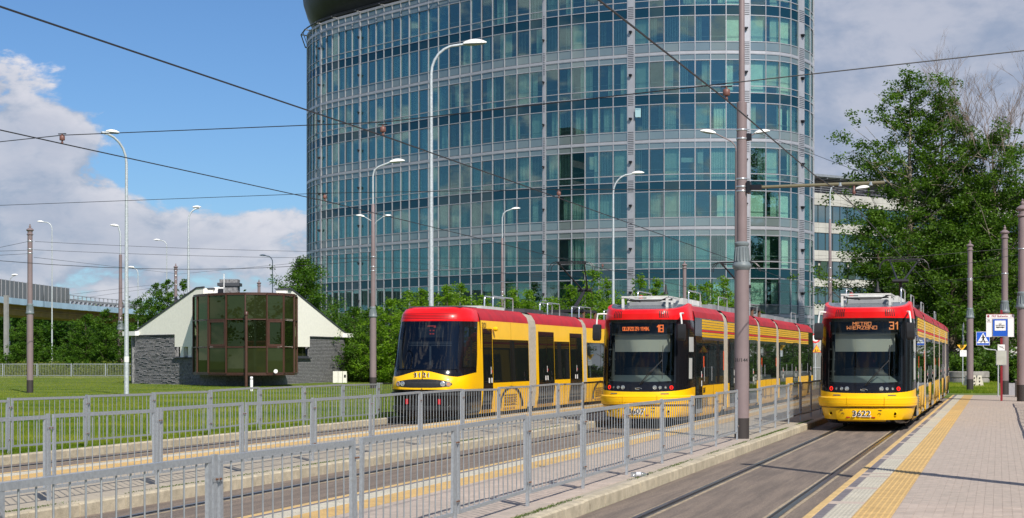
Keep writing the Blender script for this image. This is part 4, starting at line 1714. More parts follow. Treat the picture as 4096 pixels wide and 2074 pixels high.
for (a, c) in pil:
    p, q = plan_at(a), plan_at(c)
    d = (q - p)
    w = d.length
    d.normalize()
    T = Matrix(((d.x, d.y, 0, p.x), (d.y, -d.x, 0, p.y), (0, 0, 1, 0), (0, 0, 0, 1)))
    b = MB()
    b.bx(.04, w - .04, -.05, .14, 0, ztop, 0, T)
    pl = b.build('pilaster', m_alu, tw, world=True)
    b = MB()
    for bz in bands + [bands[-1] + PER]:
        for k in range(13):
            z = bz + .9 - k * .17
            if .3 < z < ztop:
                b.bx(.07, w - .07, .14, .155, z, z + .05, 0, T)
        for k in range(7):
            z = bz - 4.7 + k * .17
            if .3 < z < ztop:
                b.bx(.07, w - .07, .14, .155, z, z + .05, 0, T)
    b.build('pilaster_louvre', m_dark, pl, world=False)
    b.v
    lc = MB()
    for bz in bands:
        for dz in (-1.9, -6.0):
            if bz + dz > 1:
                lc.bx(w * .3, w * .7, .14, .42, bz + dz, bz + dz + .12, 0, T)
                lc.bx(w * .4, w * .6, .2, .36, bz + dz - .16, bz + dz, 0, T)
    lc.build('facade_lamp', m_dark, pl, world=False)
# fix offsets of the sub-parts (they share their pilaster's frame)
# floors, inner core and roof
def ring_scaled(f, cen=None):
    c = ud(3 * K, 146 * K)
    return [c + (p - c) * f for p in plan]


def smooth_ring(off):
    """plan outline moved outward by off metres"""
    n = len(plan)
    out = []
    for i in range(n):
        a, b_ = plan[i - 1], plan[(i + 1) % n]
        t = (b_ - a).normalized()
        out.append(plan[i] + Vector((t.y, -t.x, 0)) * off)
    return out


sl = MB()
inner = smooth_ring(-.45)
for bz in bands + [bands[-1] + PER]:
    for a in (.75, 4.75, 4.68 + 3.4):
        z = bz - (0 if a == .75 else 4.25) if a < 5 else None
        if z is None or z > ztop or z < 0:
            continue
        sl.slab(inner, z - .35, z + .1)
sl.build('floor_slab', m_slab, tw, world=True)
core = MB()
core.slab(smooth_ring(-6.0), 0, ztop - .2)
core.build('inner_core', m_core, tw, world=True)
# back of the tower and lid
bk = MB()
m_ = len(_px) - 1
nb = len(plan)
for i in range(m_, nb):
    a, b_ = plan[i], plan[(i + 1) % nb]
    bk.add([(a.x, a.y, 0), (b_.x, b_.y, 0), (b_.x, b_.y, ztop), (a.x, a.y, ztop)], [(0, 1, 2, 3)])
bk.build('rear_glazing', m_gld, tw, world=True)
sl = MB().slab(smooth_ring(-.1), ztop - .05, ztop + .05)
sl.build('roof_slab', m_slab, tw, world=True)
# recessed top floor, saucer roof and rail ring
b = MB()
r0, r1 = smooth_ring(-2.6), smooth_ring(-2.6)
b.grid([[(p.x, p.y, ztop) for p in r0], [(p.x, p.y, ztop + 3.2) for p in r0]], 0, True)
b.build('top_floor_glazing', m_gld, tw, world=True)
b = MB()
prof = [(-2.7, .35), (-2.0, .45), (-.9, 1.2), (-.1, 2.3), (.45, 3.5), (.55, 4.3), (.4, 4.6), (-3, 5.2), (-8, 5.6)]
b.grid([[(p.x, p.y, ztop + z) for p in smooth_ring(o)] for (o, z) in prof], 0, True)
b.poly([(p.x, p.y, ztop + 5.6) for p in smooth_ring(-8)])
b.build('saucer_roof', m_saucer, tw, 50, world=True)
for dz in (.25, .0):
    ring = smooth_ring(.75 - dz)
    b = MB()
    b.tube([(p.x, p.y, ztop + .1 + dz) for p in ring + ring[:1]], .07 if dz == 0 else .045, 6)
    b.build('rail_ring', m_dark, tw, 60, world=True)
for i in range(0, len(plan)):
    n = smooth_ring(.8)[i]
    p = plan[i]
    b = MB()
    b.tube([(p.x, p.y, ztop + .02), (n.x, n.y, ztop + .12)], .075, 5)
    b.build('rail_bracket', m_alu, tw, world=True)
# notes in the windows
for (x0, x1, y0, y1) in ((2358, 2378, 628, 680), (2378, 2400, 625, 690), (2725, 2775, 632, 650), (2790, 2812, 610, 655)):
    c = at((x0 + x1) / 2, (y0 + y1) / 2, 125.3 * K * .995)
    w, h_ = (x1 - x0) * 150 / FPX, (y1 - y0) * 150 / FPX
    o = MB().bx(-w / 2, w / 2, -.005, .005, -h_ / 2, h_ / 2).build('paper_sheet', m_wht, tw)
    pp = plan_at((x0 + x1) / 2)
    D = -pp.x * ST + pp.y * CT
    c = at((x0 + x1) / 2, (y0 + y1) / 2, D + .2)
    o.matrix_basis = Matrix.Translation(-tw.location) @ Matrix.Translation(c) @ Matrix.Rotation(TH, 4, 'Z')
c = at(2548, 452, 126 * K)
o = MB().bx(-.27, .27, -.006, .006, -.42, .42).build('poster', M('poster_pale_blue', (.26, .42, .46), .6), tw)
D = plan_at(2548)
D = -D.x * ST + D.y * CT
c = at(2552, 452, D - .25)
o.matrix_basis = Matrix.Translation(-tw.location) @ Matrix.Translation(c) @ Matrix.Rotation(TH + .15, 4, 'Z')
text('poster_text', 'KREDYT', .13, M('poster_ink', (.02, .15, .3), .6), o, (0, -.012, .3))

# ---------------------------------------------------------------- white office building behind
m_tile = M('facade_tile', (.46, .45, .41), .6, var=.05, vs=.5, obr=.10)
m_tilef = M('facade_tile_field', (.43, .42, .385), .6, var=.10, vs=.7)
m_wgl = M_panel('office_window_glass', (.03, .06, .065), .22, .5, .25, .03)
m_wfr = M('office_window_frame', (.05, .055, .06), .5)
m_pent = M('penthouse_cladding', (.13, .12, .14), .7, var=.3, vs=2.0)
p0, p1 = ud((3245 - 2048) / FPX * 205, 205), ud((4420 - 2048) / FPX * 238, 238)
d = (p1 - p0)
WL = d.length
d.normalize()
wbz = math.atan2(d.y, d.x)
wb = thing('office_building', 'white tiled office building with dark window rows behind the big trees', 'office building', tuple(p0), wbz)
ROOF = EYE + (1430 - 770) / FPX * 205
FL = 3.53
b = MB()
b.bx(-6, WL, .35, 22, 0, ROOF - .1)
b.build('wall', m_tilef, wb)
winz = [EYE + (1430 - y) / FPX * 205 for y in (889, 1000, 1113, 1217, 1330)]
nt = 0
tiles = MB()
PW = 1.30
ncol = int(WL / PW)
me_w = MB().bx(.03, PW - .03, .12, .15, 0, 2.2).mesh('window_glass', m_wgl)
me_f = MB().bx(0, .035, .05, .16, 0, 2.24).bx(PW - .035, PW, .05, .16, 0, 2.24).bx(.035, PW - .035, .05, .16, 0, .04).bx(.035, PW - .035, .05, .16, 2.2, 2.24).mesh('window', m_wfr)
tcache = {}
edges = [0] + sum([[z, z + 2.26] for z in sorted(winz)], []) + [ROOF]
for r_ in range(0, len(edges) - 1, 2):
    za, zb = edges[r_], edges[r_ + 1]
    nr = max(1, round((zb - za) / .66))
    for j in range(nr):
        z0, z1 = za + (zb - za) * j / nr, za + (zb - za) * (j + 1) / nr
        for c in range(ncol):
            if nt < 300 and c < 34 and z0 > 3:
                nt += 1
                key = round(z1 - z0, 3)
                if key not in tcache:
                    tcache[key] = MB().bx(.012, PW - .012, 0, .35, .012, z1 - z0 - .012).mesh('facade_tile', m_tile)
                obj('facade_tile', tcache[key], wb, (c * PW, rg.uniform(-.006, .006), z0))
            else:
                tiles.bx(c * PW + .012, (c + 1) * PW - .012, 0, .35, z0 + .012, z1 - .012)
tiles.build('facade_tile_field', m_tilef, wb, kind='stuff')
for zi, z in enumerate(winz):
    for c in range(ncol):
        f = obj('window', me_f, wb, (c * PW, 0, z))
        g_ = obj('window_glass', me_w, f, (0, 0, .02))
        if zi == 2 and c in (1, 5, 8, 13):
            f.rotation_euler = (R(7), 0, 0)
            f.location.y = -.2
b = MB()
b.bx(-6, WL, 2.5, 20, ROOF - .1, ROOF + 2.0)
b.build('penthouse', m_pent, wb)
b = MB()
b.bx(-6, WL, -.5, 21, ROOF + 2.05, ROOF + 2.35)
for c in range(int(WL / 2.4)):
    b.bx(c * 2.4, c * 2.4 + .12, -.4, 3, ROOF + 1.85, ROOF + 2.05)
b.build('roof', M('roof_overhang', (.20, .22, .25), .6, var=.1), wb)
b = MB()
for k in range(3):
    b.tube([(-4, .3, ROOF + .3 + k * .28), (WL, .3, ROOF + .3 + k * .28)], .03, 5)
for c in range(int(WL / 2)):
    b.tube([(c * 2, .3, ROOF - .1), (c * 2, .3, ROOF + .9)], .03, 5)
b.build('roof_railing', m_alud, wb)
# low annex with dark entrance, beyond the planter
p2 = ud((3480 - 2048) / FPX * 175, 175)
t = thing('low_annex', 'low beige tiled annex with dark entrance behind the tree trunks', 'building', tuple(p2), wbz * .6)
b = MB()
b.bx(0, 34, 0, 8, 0, 4.1)
b.build('wall', m_tilef, t)
b = MB()
for c in range(24):
    for j in range(2):
        b.bx(c * 1.4 + .015, c * 1.4 + 1.385, -.12, .0, 2.3 + j * .9, 3.17 + j * .9)
b.build('facade_tile_field', m_tile, t, kind='stuff')
MB().bx(9.5, 14, -.10, 0, 0, 2.25).build('entrance', m_pent, t)
MB().lathe([(.5, 0), (.62, 0), (.62, .03), (.5, .03)], 20, (12.4, -.14, 1.1), ax=Matrix.Rotation(R(90), 3, 'X')).build('round_sign', m_wht, t)
MB().bx(16, 33, -.10, 0, .4, 1.9).build('window_band', m_wgl, t)

# ---------------------------------------------------------------- the small house with the glazed drum
m_stone = M('split_stone', (.19, .19, .195), .92, grain=(40, .25), var=.35, vs=9, bump=.5, bs=30)
m_plast = M('cream_plaster', (.90, .88, .78), .92, var=.035, vs=6, bump=.25, bs=25)
m_brown = M('brown_metal', (.070, .030, .020), .45, var=.1, vs=4)
m_gg = M_glass('green_glass', (.13, .17, .08), .07, .0, (.015, .022, .008), .45, gcol=(.75, .9, .55))
m_ggo = M_panel('green_glass_opaque', (.022, .028, .010), .065, .3, 1.2, .012, gcol=(.75, .9, .55))
m_flash = M('roof_flashing', (.05, .055, .065), .6)
m_slate = M('roof_slate', (.045, .048, .055), .7)
hz = .10
A, B = ud((541 - 2048) / FPX * 104, 104), ud((806 - 2048) / FPX * 98.6, 98.6)
Cc, Dd = ud((1148 - 2048) / FPX * 102.5, 102.5), ud((1379 - 2048) / FPX * 112, 112)
hs_ = thing('signal_house', 'small stone and cream plaster house with a round bay of brown-framed green glass', 'house', tuple((A + Dd) / 2), 0)
hs_.location.z = hz


def wallT(p, q):
    d_ = (q - p)
    L_ = d_.length
    d_.normalize()
    return Matrix(((d_.x, -d_.y, 0, p.x), (d_.y, d_.x, 0, p.y), (0, 0, 1, 0), (0, 0, 0, 1))), L_


def zpx(y, D):
    return EYE + (HY - y) / FPX * D


def put(b, name, mat, parent=hs_, smooth=None, kind=None):
    o = b.build(name, mat, parent, smooth, kind=kind)
    if parent is hs_:
        o.location = -hs_.location
    return o


# left wall: stone below, tall plaster gable above (local: x along wall, y inward)
TL, LL = wallT(A, B)
TR_, LR = wallT(Cc, Dd)
rb = random.Random(5)


def stone_wall(T, x0, x1, z0, z1, name, rough):
    b = MB()
    hgt = .085 if rough else .095
    z = z0
    r_ = 0
    while z < z1 - .01:
        h_ = min(hgt, z1 - z)
        x = x0 - rb.uniform(0, .3)
        while x < x1:
            w = rb.uniform(.25, .6)
            a, c = max(x, x0), min(x + w, x1)
            if c - a > .05:
                o = rb.uniform(.0, .05) if rough else rb.uniform(0, .012)
                o2 = o + (rb.uniform(-.025, .025) if rough else 0)
                g_ = .007
                vs = [(a + .004, .1, z), (c - .004, .1, z), (c - .004, .1, z + h_ - g_), (a + .004, .1, z + h_ - g_),
                      (a + .01, -o, z + .01), (c - .01, -o2, z + .01), (c - .01, -o2 * .6, z + h_ - .02), (a + .01, -o * .6, z + h_ - .02)]
                b.add([T @ Vector(v) for v in vs], [(4, 5, 6, 7), (0, 1, 5, 4), (1, 2, 6, 5), (2, 3, 7, 6), (3, 0, 4, 7)])
            x += w
        z += hgt
    return put(b, name, m_stone, kind='stuff')


zst = zpx(1345, 104)
stone_wall(TL, 0, LL * .62, 0, zst, 'stone_facing', True)
stone_wall(TL, LL * .62, LL + 2, 0, zpx(1433, 99), 'stone_facing', True)
zsr = zpx(1350, 107)
stone_wall(TR_, LR * .36, LR, 0, zsr, 'stone_facing', False)
stone_wall(TR_, -.6, LR * .36, 0, zpx(1435, 105), 'stone_facing', False)
for (T, L_, s, zt, zw) in ((TL, LL, 0, zst, zpx(1433, 99)), (TR_, LR, 1, zsr, zpx(1435, 105))):
    # plaster triangle
    zlow = zpx(1388, 99.5) if s == 0 else zpx(1388, 104.5)
    ridge = zpx(1151, 97.5) if s == 0 else zpx(1158, 102)
    eave = zpx(1330, 106) if s == 0 else zpx(1332, 112)
    if s == 0:
        poly = [(0, zt + .06), (L_ * .62, zt + .06), (L_ * .62, zlow), (L_ + .3, zlow), (L_ + .3, ridge), (L_ - .4, ridge), (0, eave)]
    else:
        poly = [(-.5, zlow), (L_ * .36, zlow), (L_ * .36, zt + .06), (L_, zt + .06), (L_, eave), (.6, ridge), (-.5, ridge)]
    b = MB()
    n = len(poly)
    b.v = [tuple(T @ Vector((p[0], -.06, p[1]))) for p in poly] + [tuple(T @ Vector((p[0], .25, p[1]))) for p in poly]
    b.f = [tuple(range(n)), tuple(range(2 * n - 1, n - 1, -1))] + [(i, n + i, n + (i + 1) % n, (i + 1) % n) for i in range(n)]
    b.m = [0] * len(b.f)
    put(b, 'gable_wall', m_plast)
    b = MB()
    b.bx(0 if s == 0 else -.5, L_ + (.3 if s == 0 else 0), .02, .3, .0, max(zlow, .5) - .6, 0, T)
    put(b, 'wall_core', m_flash)
    # flashing and roof edge
    b = MB()
    if s == 0:
        b.bx(.0, L_ * .62, -.10, .0, zt, zt + .055, 0, T)
        b.tube([T @ Vector((-.2, -.05, eave - .08)), T @ Vector((L_ - .45, -.05, ridge + .04)), T @ Vector((L_ + .35, -.05, ridge + .06))], .07, 4)
        b.bx(L_ * .62 - .1, L_ + .3, -.16, 0, zw - .0, zw + .05, 0, T)
    else:
        b.bx(L_ * .36, L_, -.10, .0, zt, zt + .055, 0, T)
        b.tube([T @ Vector((L_ + .2, -.05, eave - .08)), T @ Vector((.65, -.05, ridge + .04)), T @ Vector((-.55, -.05, ridge + .06))], .07, 4)
        b.bx(-.5, L_ * .36 + .1, -.16, 0, zw - .0, zw + .05, 0, T)
    put(b, 'flashing', m_flash)
    # eaves box
    b = MB()
    if s == 0:
        b.bx(-1.0, .55, -.35, .4, zt + .02, zt + .30, 0, T)
    else:
        b.bx(L_ - .4, L_ + .7, -.35, .4, zt + .05, zt + .33, 0, T)
    put(b, 'eaves_box', M('white_render', (.80, .80, .76), .8))
    # strip of small windows under the plaster with white piers
    b = MB()
    if s == 0:
        b.bx(L_ * .62, L_ + .3, .25, .30, zw, zlow, 0, T)
    else:
        b.bx(-.5, L_ * .36, .25, .30, zw, zlow, 0, T)
    put(b, 'strip_window', m_ggo)
    for k in range(3 if s == 0 else 2):
        x = L_ * (.70 + k * .115) if s == 0 else L_ * (.08 + .2 * k)
        if s == 1 and k == 1:
            continue
        put(MB().bx(x, x + .38, -.05, .25, zw + .02, zlow, 0, T), 'window_pier', m_plast)
# roof planes behind the gables, falling to both sides
apx = ud((980 - 2048) / FPX * 104, 104)
b = MB()
zr = zpx(1155, 100)
L0, R0 = A + Vector((0, 0, zpx(1330, 106))), Dd + Vector((0, 0, zpx(1332, 112)))
Bt, Ct = B.copy(), Cc.copy()
Bt.z, Ct.z = zr, zr + .15
off = ud(0, 9) - ud(0, 0)
for (p, q) in ((L0, Bt), (Ct, R0)):
    off = ud(0, 9) - ud(0, 0) if p is L0 else ud(-2.2, 9) - ud(0, 0)
    vs = [p + Vector((0, 0, -.02)), q + Vector((0, 0, -.02)), q + off + Vector((0, 0, -.3)), p + off + Vector((0, 0, -.3))]
    b.add(vs + [v - Vector((0, 0, .12)) for v in vs], [(0, 1, 2, 3), (7, 6, 5, 4), (0, 4, 5, 1), (1, 5, 6, 2), (2, 6, 7, 3), (3, 7, 4, 0)])
put(b, 'roof', m_slate)
b = MB()
off = ud(-2.2, 9) - ud(0, 0)
for (p, q) in ((A + off, Dd + off),):
    T_, L_ = wallT(p, q)
    b.bx(0, L_, -.2, .1, 0, 3.3, 0, T_)
T_, L_ = wallT(A, A + off)
b.bx(.2, L_, .0, .2, 0, 3.2, 0, T_)
T_, L_ = wallT(Dd, Dd + off)
b.bx(.2, L_, .0, .2, 0, 3.1, 0, T_)
put(b, 'rear_wall', m_stone)
# white parapet returns at the top
for (x0, x1, D, y0, y1) in ((820, 853, 98.6, 1153, 1180), (1105, 1150, 101.5, 1155, 1180)):
    p, q = ud((x0 - 2048) / FPX * D, D), ud((x1 - 2048) / FPX * D, D)
    T_, L_ = wallT(p, q)
    pr = put(MB().bx(0, L_, 0, 3.0, zpx(1195, D), zpx(y0 + 4, D), 0, T_), 'parapet', m_plast)
    put(MB().bx(-.08, L_ + .08, -.08, 3.0, zpx(y0 + 4, D), zpx(y0 + 4, D) + .07, 0, T_), 'parapet_cap', m_flash)
# the drum: faceted bay of brown frames and green glass
dc = ud((981 - 2048) / FPX * 96.0, 96.0)
fac_px = [(773, 96.6), (789, 95.5), (833, 94.0), (905, 92.9), (981, 92.5), (1067, 92.8), (1135, 93.6), (1177, 94.9), (1188, 96.6)]
fp = [ud((x - 2048) / FPX * D, D) for (x, D) in fac_px]
z0d, z1d = zpx(1494, 92.6), zpx(1178, 92.6)
zr_ = [z0d, zpx(1389, 92.6), zpx(1278, 92.6), z1d]
drum = thing('x', 'x', 'x')
bpy.data.objects.remove(drum)
for i in range(len(fp) - 1):
    T_, L_ = wallT(fp[i], fp[i + 1])
    fr = MB()
    fr.bx(-.036, .036, -.05, .09, z0d - .02, z1d, 0, T_)
    if i == len(fp) - 2:
        fr.bx(L_ - .045, L_ + .045, -.05, .09, z0d - .02, z1d, 0, T_)
    for k, z in enumerate(zr_):
        fr.bx(.036, L_ - .036, -.03, .08, z - .032, z + .032, 0, T_)
    f = put(fr, 'bay_frame', m_brown)
    for k in range(3):
        a, c = zr_[k] + .045, zr_[k + 1] - .045
        g_ = MB()
        tl = rb.gauss(0, .01)
        T2_ = T_ @ Matrix.Rotation(tl, 4, 'Z') @ Matrix.Rotation(rb.gauss(0, .006), 4, 'X')
        g_.bx(.05, L_ - .05, .02, .035, a, c, 0, T_ if k == 1 else T_)
        gp = g_.build('glass_pane', m_gg if k == 1 else m_ggo, f)
        if k == 1 and i in (2, 5):
            s_ = MB()
            for (x0, x1, za, zc) in ((.06, L_ - .06, a, a + .12), (.06, L_ - .06, c - .12, c), (.06, .18, a + .12, c - .12), (L_ - .18, L_ - .06, a + .12, c - .12)):
                s_.bx(x0, x1, -.04, .02, za, zc, 0, T_)
            s_.build('sash', m_brown, f)
        if k == 1 and i in (3, 4):
            s_ = MB()
            s_.bx(.1, L_ - .1, .25, .27, a + .38, c, 0, T_)
            s_.build('roller_blind', M('green_room_blind', (.55, .66, .52), .8), f)
# room behind the panes
b = MB()
in1 = [dc + (p - dc) * .62 for p in fp]
b.grid([[(p.x, p.y, z) for p in in1] for z in (z0d, z1d)])
put(b, 'room_lining', M('room_wall', (.06, .05, .035), .8, col2=(.012, .02, .03), vs=1.2))
bkp = [ud((1170 - 2048) / FPX * 101, 101), ud((795 - 2048) / FPX * 99, 99)]
lid = [Vector(p) for p in fp] + bkp
b = MB()
b.slab([(p.x, p.y) for p in lid], z1d + .04, z1d + .11)
put(b, 'bay_roof', m_brown)
b = MB()
b.slab([(p.x, p.y) for p in lid], z0d - .12, z0d - .045)
put(b, 'bay_floor', m_brown)
# recessed base under the bay
base = [ud((x - 2048) / FPX * D, D) for (x, D) in ((800, 97.4), (905, 95.8), (1050, 95.8), (1150, 101.5))]
b = MB()
b.grid([[(p.x, p.y, z) for p in base] for z in (0, z0d - .1)])
put(b, 'base_wall', m_stone)
# downpipe, chimney, aerial, air conditioner, meter cabinet, sticker
pd = ud((985 - 2048) / FPX * 92.25, 92.25)
b = MB().tube([(pd.x, pd.y, 0.1), (pd.x, pd.y, zpx(1262, 92)), ], .085, 10)
put(b, 'downpipe', m_brown, smooth=60)
put(MB().lathe([(.06, 0), (.12, .02), (.12, .2), (.05, .25)], 10, (pd.x, pd.y, zpx(1262, 92))), 'pipe_head', m_brown, smooth=60)
ch = ud((919 - 2048) / FPX * 102, 102)
put(MB().box((ch.x, ch.y, zpx(1160, 102)), (1.15, .9, 1.3), 0, TH), 'chimney', m_stone)
put(MB().box((ch.x, ch.y, zpx(1140, 102)), (1.4, 1.1, .2), 0, TH), 'chimney_cap', m_flash)
put(MB().tube([(ch.x - .1, ch.y - .6, zpx(1170, 102)), (ch.x - .1, ch.y - .6, zpx(1098, 102))], [.04, .03], 6), 'aerial', m_wht)
ac = ud((877 - 2048) / FPX * 99, 99)
put(MB().box((ac.x, ac.y, zpx(1170, 99)), (.6, .45, .62), 0, TH), 'air_conditioner', m_wht)
ax_ = ud((883 - 2048) / FPX * 98.7, 98.7)
put(MB().box((ax_.x, ax_.y, zpx(1170, 99)), (.32, .06, .42), 0, TH), 'fan_grille', m_dark)
cb = ud((1362 - 2048) / FPX * 107.5, 107.5)
m_cab = M('cabinet_plastic', (.72, .71, .64), .6)
t = thing('meter_cabinet', 'cream plastic meter cabinet standing against the right stone wall of the house', 'cabinet', tuple(cb), TH)
t.location.z = hz
for k, x in enumerate((-.32, 0, .3)):
    w = (.34, .28, .28)[k]
    c_ = MB().bx(x - w / 2, x + w / 2 - .01, -.15, .15, 0, .78).build('cabinet_box', m_cab, t)
    MB().bx(x - .05, x + .08, -.158, -.15, .35, .55).build('cabinet_label', m_black if k == 2 else m_cab, c_)
st = ud((1103 - 2048) / FPX * 92.9, 92.9)
put(MB().lathe([(0, 0), (.12, 0), (.12, .01), (0, .012)], 20, (st.x, st.y, zpx(1486, 92.9)), ax=Matrix.Rotation(TH, 3, 'Z') @ Matrix.Rotation(R(90), 3, 'X')), 'white_disc', m_wht)
# white marker post in the grass
mp_ = w2(1006, 1566, .1)
t = thing('marker_post', 'short white marker post with dark cap bands in the grass before the house', 'post', (mp_[0], mp_[1], .1))
MB().lathe([(.075, 0), (.075, .72), (.06, .74), (0, .74)], 12).build('post_body', m_wht, t, 50)
MB().lathe([(.078, .6), (.078, .64)], 12).build('post_band', m_dark, t, 50)

# ---------------------------------------------------------------- road bridge on the far left
m_fas = M('bridge_fascia', (.38, .55, .72), .45, var=.08, vs=.25, obr=.22)
m_gird = M('bridge_girder', (.30, .18, .035), .6, var=.2, vs=.8)
m_soff = M('bridge_soffit', (.03, .028, .03), .8)
m_nb = M_glass('noise_panel', (.42, .44, .45), .08, .1, (.22, .23, .23), .55)
br = thing('road_bridge', 'road overpass with pale blue edge panels and grey noise barrier at far left', 'bridge', tuple(at(0, 1430, 178)))
br.location.z = 0
bps = []
for x in range(-260, 640, 14):
    D = 178 + (x / 540) * 47
    bps.append((x, D))
Zt = 8.6


def bp_(x, off=0, z=0):
    D = 178 + (x / 540) * 47 + off
    p = ud((x - 2048) / FPX * D, D, z)
    return p - br.location


L_ = None
x = -260
prev = bp_(x)
k = 0
while x < 640:
    # step about 1.4 m
    nx = x
    while (bp_(nx) - prev).length < 1.45 and nx < 660:
        nx += 1
    a, c = bp_(x), bp_(nx)
    d_ = (c - a)
    w = d_.length
    d_.normalize()
    T_ = Matrix(((d_.x, -d_.y, 0, a.x), (d_.y, d_.x, 0, a.y), (0, 0, 1, 0), (0, 0, 0, 1)))
    fz = .70 if k % 2 else .72
    MB().bx(.01, w - .01, 0, .12, Zt - fz, Zt, 0, T_).build('fascia_panel', m_fas, br)
    if x < 268:
        p_ = MB().bx(.04, w - .04, .2, .23, Zt, Zt + 1.95, 0, T_).build('noise_barrier_panel', m_nb, br)
        MB().bx(-.045, .045, .15, .28, Zt, Zt + 2.0, 0, T_).build('barrier_post', m_alu, br)
    else:
        b = MB()
        b.bx(-.04, .04, .15, .25, Zt, Zt + 1.1, 0, T_)
        b.bx(-.25, .25, .25, .5, Zt, Zt + .55, 0, T_)
        b.bx(0, w, .15, .2, Zt + 1.05, Zt + 1.12, 0, T_)
        b.bx(0, w, .15, .2, Zt + .35, Zt + .62, 0, T_)
        b.build('railing_bay', m_alud, br)
    x = nx
    prev = bp_(x)
    k += 1
b = MB()
rowsb = [(.1, Zt - .1), (.1, Zt - .75), (2.2, Zt - .85), (2.4, Zt - 1.9), (14, Zt - 1.9), (14, Zt - .1)]
b.grid([[bp_(x, o, z) for x in range(-260, 660, 20)] for (o, z) in rowsb], 0, False)
b.build('girder', m_gird, br)
b = MB()
for yy in (2.1, 2.2):
    pass
b.grid([[bp_(x, o, z) for x in range(-260, 660, 20)] for (o, z) in ((2.1, Zt - 1.2), (1.9, Zt - 1.2), (1.9, Zt - 1.32), (2.3, Zt - 1.34))])
b.build('girder_flange', m_gird, br)
# ---------------------------------------------------------------- masts, lamps, wires
m_mast = M('mast_brown_paint', (.215, .165, .165), .5, var=.06, vs=2, spec=.4, dirt=((.15, .11, .105), 5, .6, .85))
m_mastg = M('mast_collar_grey', (.16, .19, .20), .5, var=.1, vs=4)
m_mbase = M('mast_base_black', (.035, .028, .026), .7)
m_galv = M('lamp_post_galvanised', (.50, .54, .56), .5, metal=.3, var=.16, vs=14, bump=.05, bs=60)
m_band = M('clamp_band', (.55, .56, .57), .3, metal=.7)
m_lampw = M('lamp_head_white', (.80, .80, .76), .4, var=.02)
m_lens = M('lamp_cover_glass', (.34, .36, .36), .15)
m_wire = M('overhead_wire', (.022, .022, .024), .5)
m_ins = M('insulator_clay', (.17, .075, .06), .5)


def lamp_head(parent, p, az, L=.85, up=.06):
    """cobra head: white upper shell, glass bowl below; az = pointing direction"""
    T = Matrix.Translation(p) @ Matrix.Rotation(az, 4, 'Z') @ Matrix.Rotation(-up, 4, 'Y')
    w = L * .19
    def shell(sgn, hh, m):
        P = []
        for i in range(9):
            t = i / 8
            x = t * L
            ww = w * (math.sin(math.pi * min(1, t * .82 + .12)) ** .6)
            h_ = hh * (math.sin(math.pi * min(1, t * .86 + .1)) ** .7)
            P.append([T @ Vector((x, ww * math.cos(a), sgn * h_ * math.sin(a) + (.0))) for a in [math.pi * k / 8 for k in range(9)]])
        b = MB()
        b.grid(P)
        b.poly(P[0])
        b.poly(P[-1])
        return b
    h = shell(1, L * .20, 0).build('lamp_head', m_lampw, parent, 50)
    shell(-1, L * .09, 0).build('lamp_cover', m_lens, h, 50)
    return h


def curved_lamp(name, label, base, H, r0, r1, reach, az, mat, L=.85, lift=.9, group=None, sharp=False, r2=None, zc=None, drop=.0):
    """street lamp: straight pole curving over to one head"""
    t = thing(name, label, 'street lamp', base, 0, group)
    dx, dy = math.cos(az), math.sin(az)
    pts, rr = [], []
    zs = [0, H * .35, H * .7, H - lift]
    for z in zs:
        pts.append((0, 0, z))
        rr.append(r0 + (r1 - r0) * z / H)
    if not sharp:
        for k in range(1, 7):
            a = math.pi / 2 * k / 6
            pts.append((dx * lift * .9 * (1 - math.cos(a)), dy * lift * .9 * (1 - math.cos(a)), H - lift + lift * math.sin(a)))
            rr.append(r1)
        pts.append((dx * reach, dy * reach, H + .04 + drop))
        rr.append(r1 * .9)
    else:
        for k in range(1, 4):
            a = math.pi / 2 * k / 3
            pts.append((dx * .25 * (1 - math.cos(a)), dy * .25 * (1 - math.cos(a)), H - lift + .25 * math.sin(a)))
            rr.append(r1)
        pts.append((dx * reach, dy * reach, H))
        rr.append(r1 * .9)
    MB().tube(pts, rr, 10).build('pole', mat, t, 60)
    if mat is m_galv:
        MB().lathe([(r0 * 1.03, 1.5), (r0 * 1.03, 1.75)], 10).build('sticker_band', m_lampw, t, 60)
    lamp_head(t, Vector((dx * (reach - .05), dy * (reach - .05), pts[-1][2])), az, L)
    return t


AZR, AZL = TH, TH + math.pi       # picture right / picture left


def flutes(b, z0, z1, r0, r1, n=12, m=0):
    for k in range(n):
        a = 2 * math.pi * k / n
        c, s = math.cos(a), math.sin(a)
        b.tube([(c * r0, s * r0, z0), (c * r1, s * r1, z1)], .016 * r0 / .15, 4, m)


